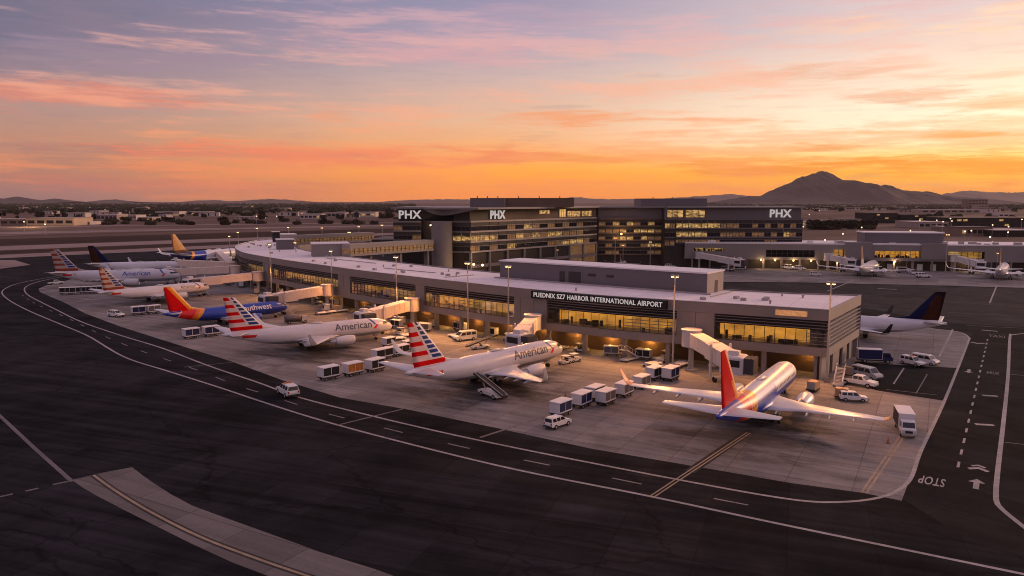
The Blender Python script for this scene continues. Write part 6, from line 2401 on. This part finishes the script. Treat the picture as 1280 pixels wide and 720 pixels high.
def make_tree(seed, h, w, leafm, trunkh):
    rr = random.Random(seed)
    mb = MB()
    mb.cyl((0, 0, 0), (0, 0, h * .5), .28, .14, n=6, m=1)
    for k in range(4):
        a = rr.random() * 6.28
        mb.cyl((0, 0, h * (.25 + .08 * k)), (math.cos(a) * w * .3, math.sin(a) * w * .3, h * (.5 + .08 * k)), .12, .05, n=4, m=1)
    cl = []
    for k in range(24):
        a = rr.random() * 6.28
        q = rr.random() ** .5 * w * .42
        cl.append((math.cos(a) * q, math.sin(a) * q, h * (trunkh + (1 - trunkh) * rr.uniform(.1, .85)), w * rr.uniform(.14, .24)))
    for cx, cy, cz, cr in cl:
        for j in range(24):
            d_ = Vector((rr.gauss(0, 1), rr.gauss(0, 1), rr.gauss(0, .75))).normalized() * cr * rr.uniform(.5, 1.1)
            c = Vector((cx, cy, cz)) + d_
            u_ = Vector((rr.gauss(0, 1), rr.gauss(0, 1), rr.gauss(0, 1))).normalized() * w * .062
            v_ = u_.orthogonal().normalized() * w * .058
            mb.add([c - u_ - v_, c + u_ - v_, c + u_ + v_, c - u_ + v_], [(0, 1, 2, 3)], 0)
    o = mb.build('tree', [M[leafm], M['bark']])
    return o
TP = [make_tree(1, 8, 12, 'leaf', .08), make_tree(2, 9, 10, 'leaf', .1), make_tree(3, 4.5, 11, 'leaf_warm', .02), make_tree(4, 10, 8, 'leaf', .15)]
TL = ['dark rounded tree among the low buildings across the airfield', 'dark tall bushy tree among the low buildings across the airfield', 'low brownish shrub-like tree on the dry ground across the airfield', 'slim dark tree rising over the low buildings across the airfield']
tused = [False] * 4
rt = random.Random(77)
def tree_at(px, py, k=None):
    q = P(px, py)
    i = rt.choice((0, 0, 1, 2, 3)) if k is None else k
    if tused[i]:
        o = TP[i].copy()
        col.objects.link(o)
    else:
        o = TP[i]
        tused[i] = True
    o.location = (q.x, q.y, 0)
    s_ = rt.uniform(.75, 1.35)
    o.scale = (s_ * rt.uniform(.9, 1.25), s_ * rt.uniform(.9, 1.25), s_ * rt.uniform(.85, 1.15))
    o.rotation_euler.z = rt.random() * 6.28
    tag(o, TL[i], 'tree', 'trees across the airfield: ' + ('rounded', 'bushy', 'shrubby', 'slim')[i])
for k in range(230):
    px = rt.uniform(0, 500)
    tree_at(px, rt.choice((rt.uniform(261, 268), rt.uniform(262, 270), rt.uniform(266, 275))))
for k in range(30):
    tree_at(rt.uniform(95, 480), rt.uniform(276, 281.5), 2)
for px, py in ((101, 279), (108, 277), (96, 277), (118, 275), (155, 277), (160, 278), (198, 278), (206, 277), (214, 277.5), (255, 273), (303, 270), (308, 271), (313, 271)):
    tree_at(px, py, rt.choice((0, 1)))
for k in range(34):
    tree_at(rt.uniform(1006, 1090), rt.uniform(284, 287.5), rt.choice((0, 2)))
for k in range(30):
    tree_at(rt.uniform(1020, 1280), rt.uniform(261.5, 265))
for k in range(22):
    tree_at(rt.uniform(1152, 1290), rt.uniform(272, 283), rt.choice((0, 1)))
# houses
rh = random.Random(5)
HP = []
def make_house(m, r_, L_, D__, h_, pitch):
    t = mk('house', 'house')
    b = MB()
    b.box(-L_ / 2, L_ / 2, -D__ / 2, D__ / 2, 0, h_)
    b.build('wall', M[m], t)
    b = MB()
    b.xprism([(-L_ / 2 - .5, h_ + .01), (L_ / 2 + .5, h_ + .01), (L_ / 2 - pitch, h_ + pitch), (-L_ / 2 + pitch, h_ + pitch)], -D__ / 2 - .5, D__ / 2 + .5)
    b.build('roof', M[r_], t)
    for k in range(3):
        x = -L_ / 2 + L_ * (k + .5) / 3
        b = MB()
        b.box(x - 1, x + 1, -D__ / 2 - .05, -D__ / 2 - .01, 1.0, h_ - .6)
        b.build('window', M['dark_glass'], t)
    return freeze(t)
HP = [make_house('house_pale', 'roof_dark', 22, 12, 4.2, 2.0), make_house('house_white', 'house_pale', 30, 16, 5.5, 1.0), make_house('house_pale', 'house_brown', 16, 11, 4.0, 2.4)]
HL = ['pale house with dark roof among the trees across the airfield', 'wide white building with pale roof among the trees across the airfield', 'small pale house with brown roof among the trees across the airfield']
hused = [False] * 3
def house_at(px, py, i=None, k=1.0):
    i = rh.randrange(3) if i is None else i
    o = copy_tree(HP[i]) if hused[i] else HP[i]
    hused[i] = True
    q = P(px, py)
    o.location = (q.x, q.y, 0)
    o.rotation_euler.z = rh.uniform(-.6, .6)
    s_ = k * rh.uniform(.85, 1.4)
    o.scale = (s_, s_, s_)
    tag(o, HL[i], 'house', 'houses across the airfield: ' + ('dark roof', 'white', 'brown roof')[i])
for k in range(52):
    house_at(rh.uniform(0, 495), rh.choice((rh.uniform(258, 263), rh.uniform(262, 272))), k=1.15)
for k in range(60):
    house_at(rh.uniform(935, 1130), rh.uniform(256.5, 263.5), rh.choice((1, 1, 0)), 1.2)
for k in range(20):
    house_at(rh.uniform(1130, 1290), rh.uniform(258, 266), None, 1.3)
# the far tree belt that reads as one mass
def far_wood():
    rr = random.Random(21)
    mb = MB()
    for k in range(6000):
        px = rr.uniform(-60, 520) if rr.random() < .62 else rr.uniform(880, 1340)
        d_ = rr.uniform(2100, 6000) if rr.random() < .75 else rr.uniform(5000, 9000)
        if px > 700:
            d_ = rr.uniform(2800, 6000)
        x, y = (px - 640) * d_ / F, d_
        w_ = rr.uniform(7, 16)
        h_ = rr.uniform(6, 14)
        for j in range(5):
            cx, cy, cz = x + rr.gauss(0, w_ * .35), y + rr.gauss(0, w_ * .35), h_ * rr.uniform(.35, .8)
            r_ = w_ * rr.uniform(.22, .4)
            vs = [(cx + r_, cy, cz), (cx, cy + r_, cz), (cx - r_, cy, cz), (cx, cy - r_, cz), (cx, cy, cz + r_ * .8), (cx, cy, max(0, cz - r_))]
            mb.add(vs, [(0, 1, 4), (1, 2, 4), (2, 3, 4), (3, 0, 4), (1, 0, 5), (2, 1, 5), (3, 2, 5), (0, 3, 5)])
    o = mb.build('far_wood', M['leaf'])
    tag(o, 'dark belt of distant trees stretching below the horizon', 'trees', None, 'stuff')
far_wood()
# small lit lamps far out
def make_lamp():
    t = mk('street_lamp', 'street lamp')
    b = MB()
    b.cyl((0, 0, 0), (0, 0, 11.6), .18, .1, n=6)
    b.build('pole', M['strut'], t)
    b = MB()
    b.ball((0, 0, 12), .62)
    b.build('lamp_head', M['pale_lens'], t)
    return freeze(t)
PL = make_lamp()
LAMPS = [(32, 277), (58, 280), (2, 272), (63, 259), (115, 259), (134, 262), (322, 270), (347, 270), (1031, 300), (1053, 292), (1072, 289), (1076, 284), (1127, 290), (1137, 288), (1148, 275), (1169, 275), (1177, 277), (1186, 273), (1188, 276), (1205, 289), (1213, 288), (1222, 271.5), (1239, 281), (1259, 283), (1259, 290), (1240, 303), (1275, 274), (1237, 296), (1003, 283), (1098, 296), (1175, 293), (1010, 268), (880, 258), (945, 262), (1022, 263)]
lf = True
for px, py in LAMPS:
    o = PL if lf else copy_tree(PL)
    lf = False
    q = P(px, py + 12 * F / 3000 if py < 262 else py + 0)
    # py is where the glowing head shows; the foot stands below it
    dpt = (CAMZ - 12) * F / max(py - HOR, 4)
    q = XY(px, dpt)
    o.location = (q.x, q.y, 0)
    s_ = max(.8, dpt / 700)
    o.scale = (s_ if s_ < 1.6 else 1.6, s_ if s_ < 1.6 else 1.6, 1)
    tag(o, 'small distant lit lamp on a thin pole %s' % ('among the town roofs on the left' if px < 500 else 'among the roofs on the right'), 'street lamp', 'distant lit lamps, ' + ('left' if px < 500 else 'right'))

# ------------------------------------------------------------------ the evening air
hz = MB()
hz.box(-24500, 24500, -620, 24500, -1.0, 520)
m, nt, b = newmat('air')
m.node_tree.nodes.remove(b)
pv = nt.n('ShaderNodeVolumePrincipled')
pv.inputs['Color'].default_value = (0.92, 0.80, 0.80, 1)
pv.inputs['Density'].default_value = 1.8e-5
pv.inputs['Anisotropy'].default_value = 0.2
nt.L.new(pv.outputs[0], m.node_tree.nodes['Material Output'].inputs['Volume'])
tag(hz.build('haze', m), kind='stuff')
for o in list(col.objects):
    if o.get('label') == 'x':
        bpy.data.objects.remove(o)
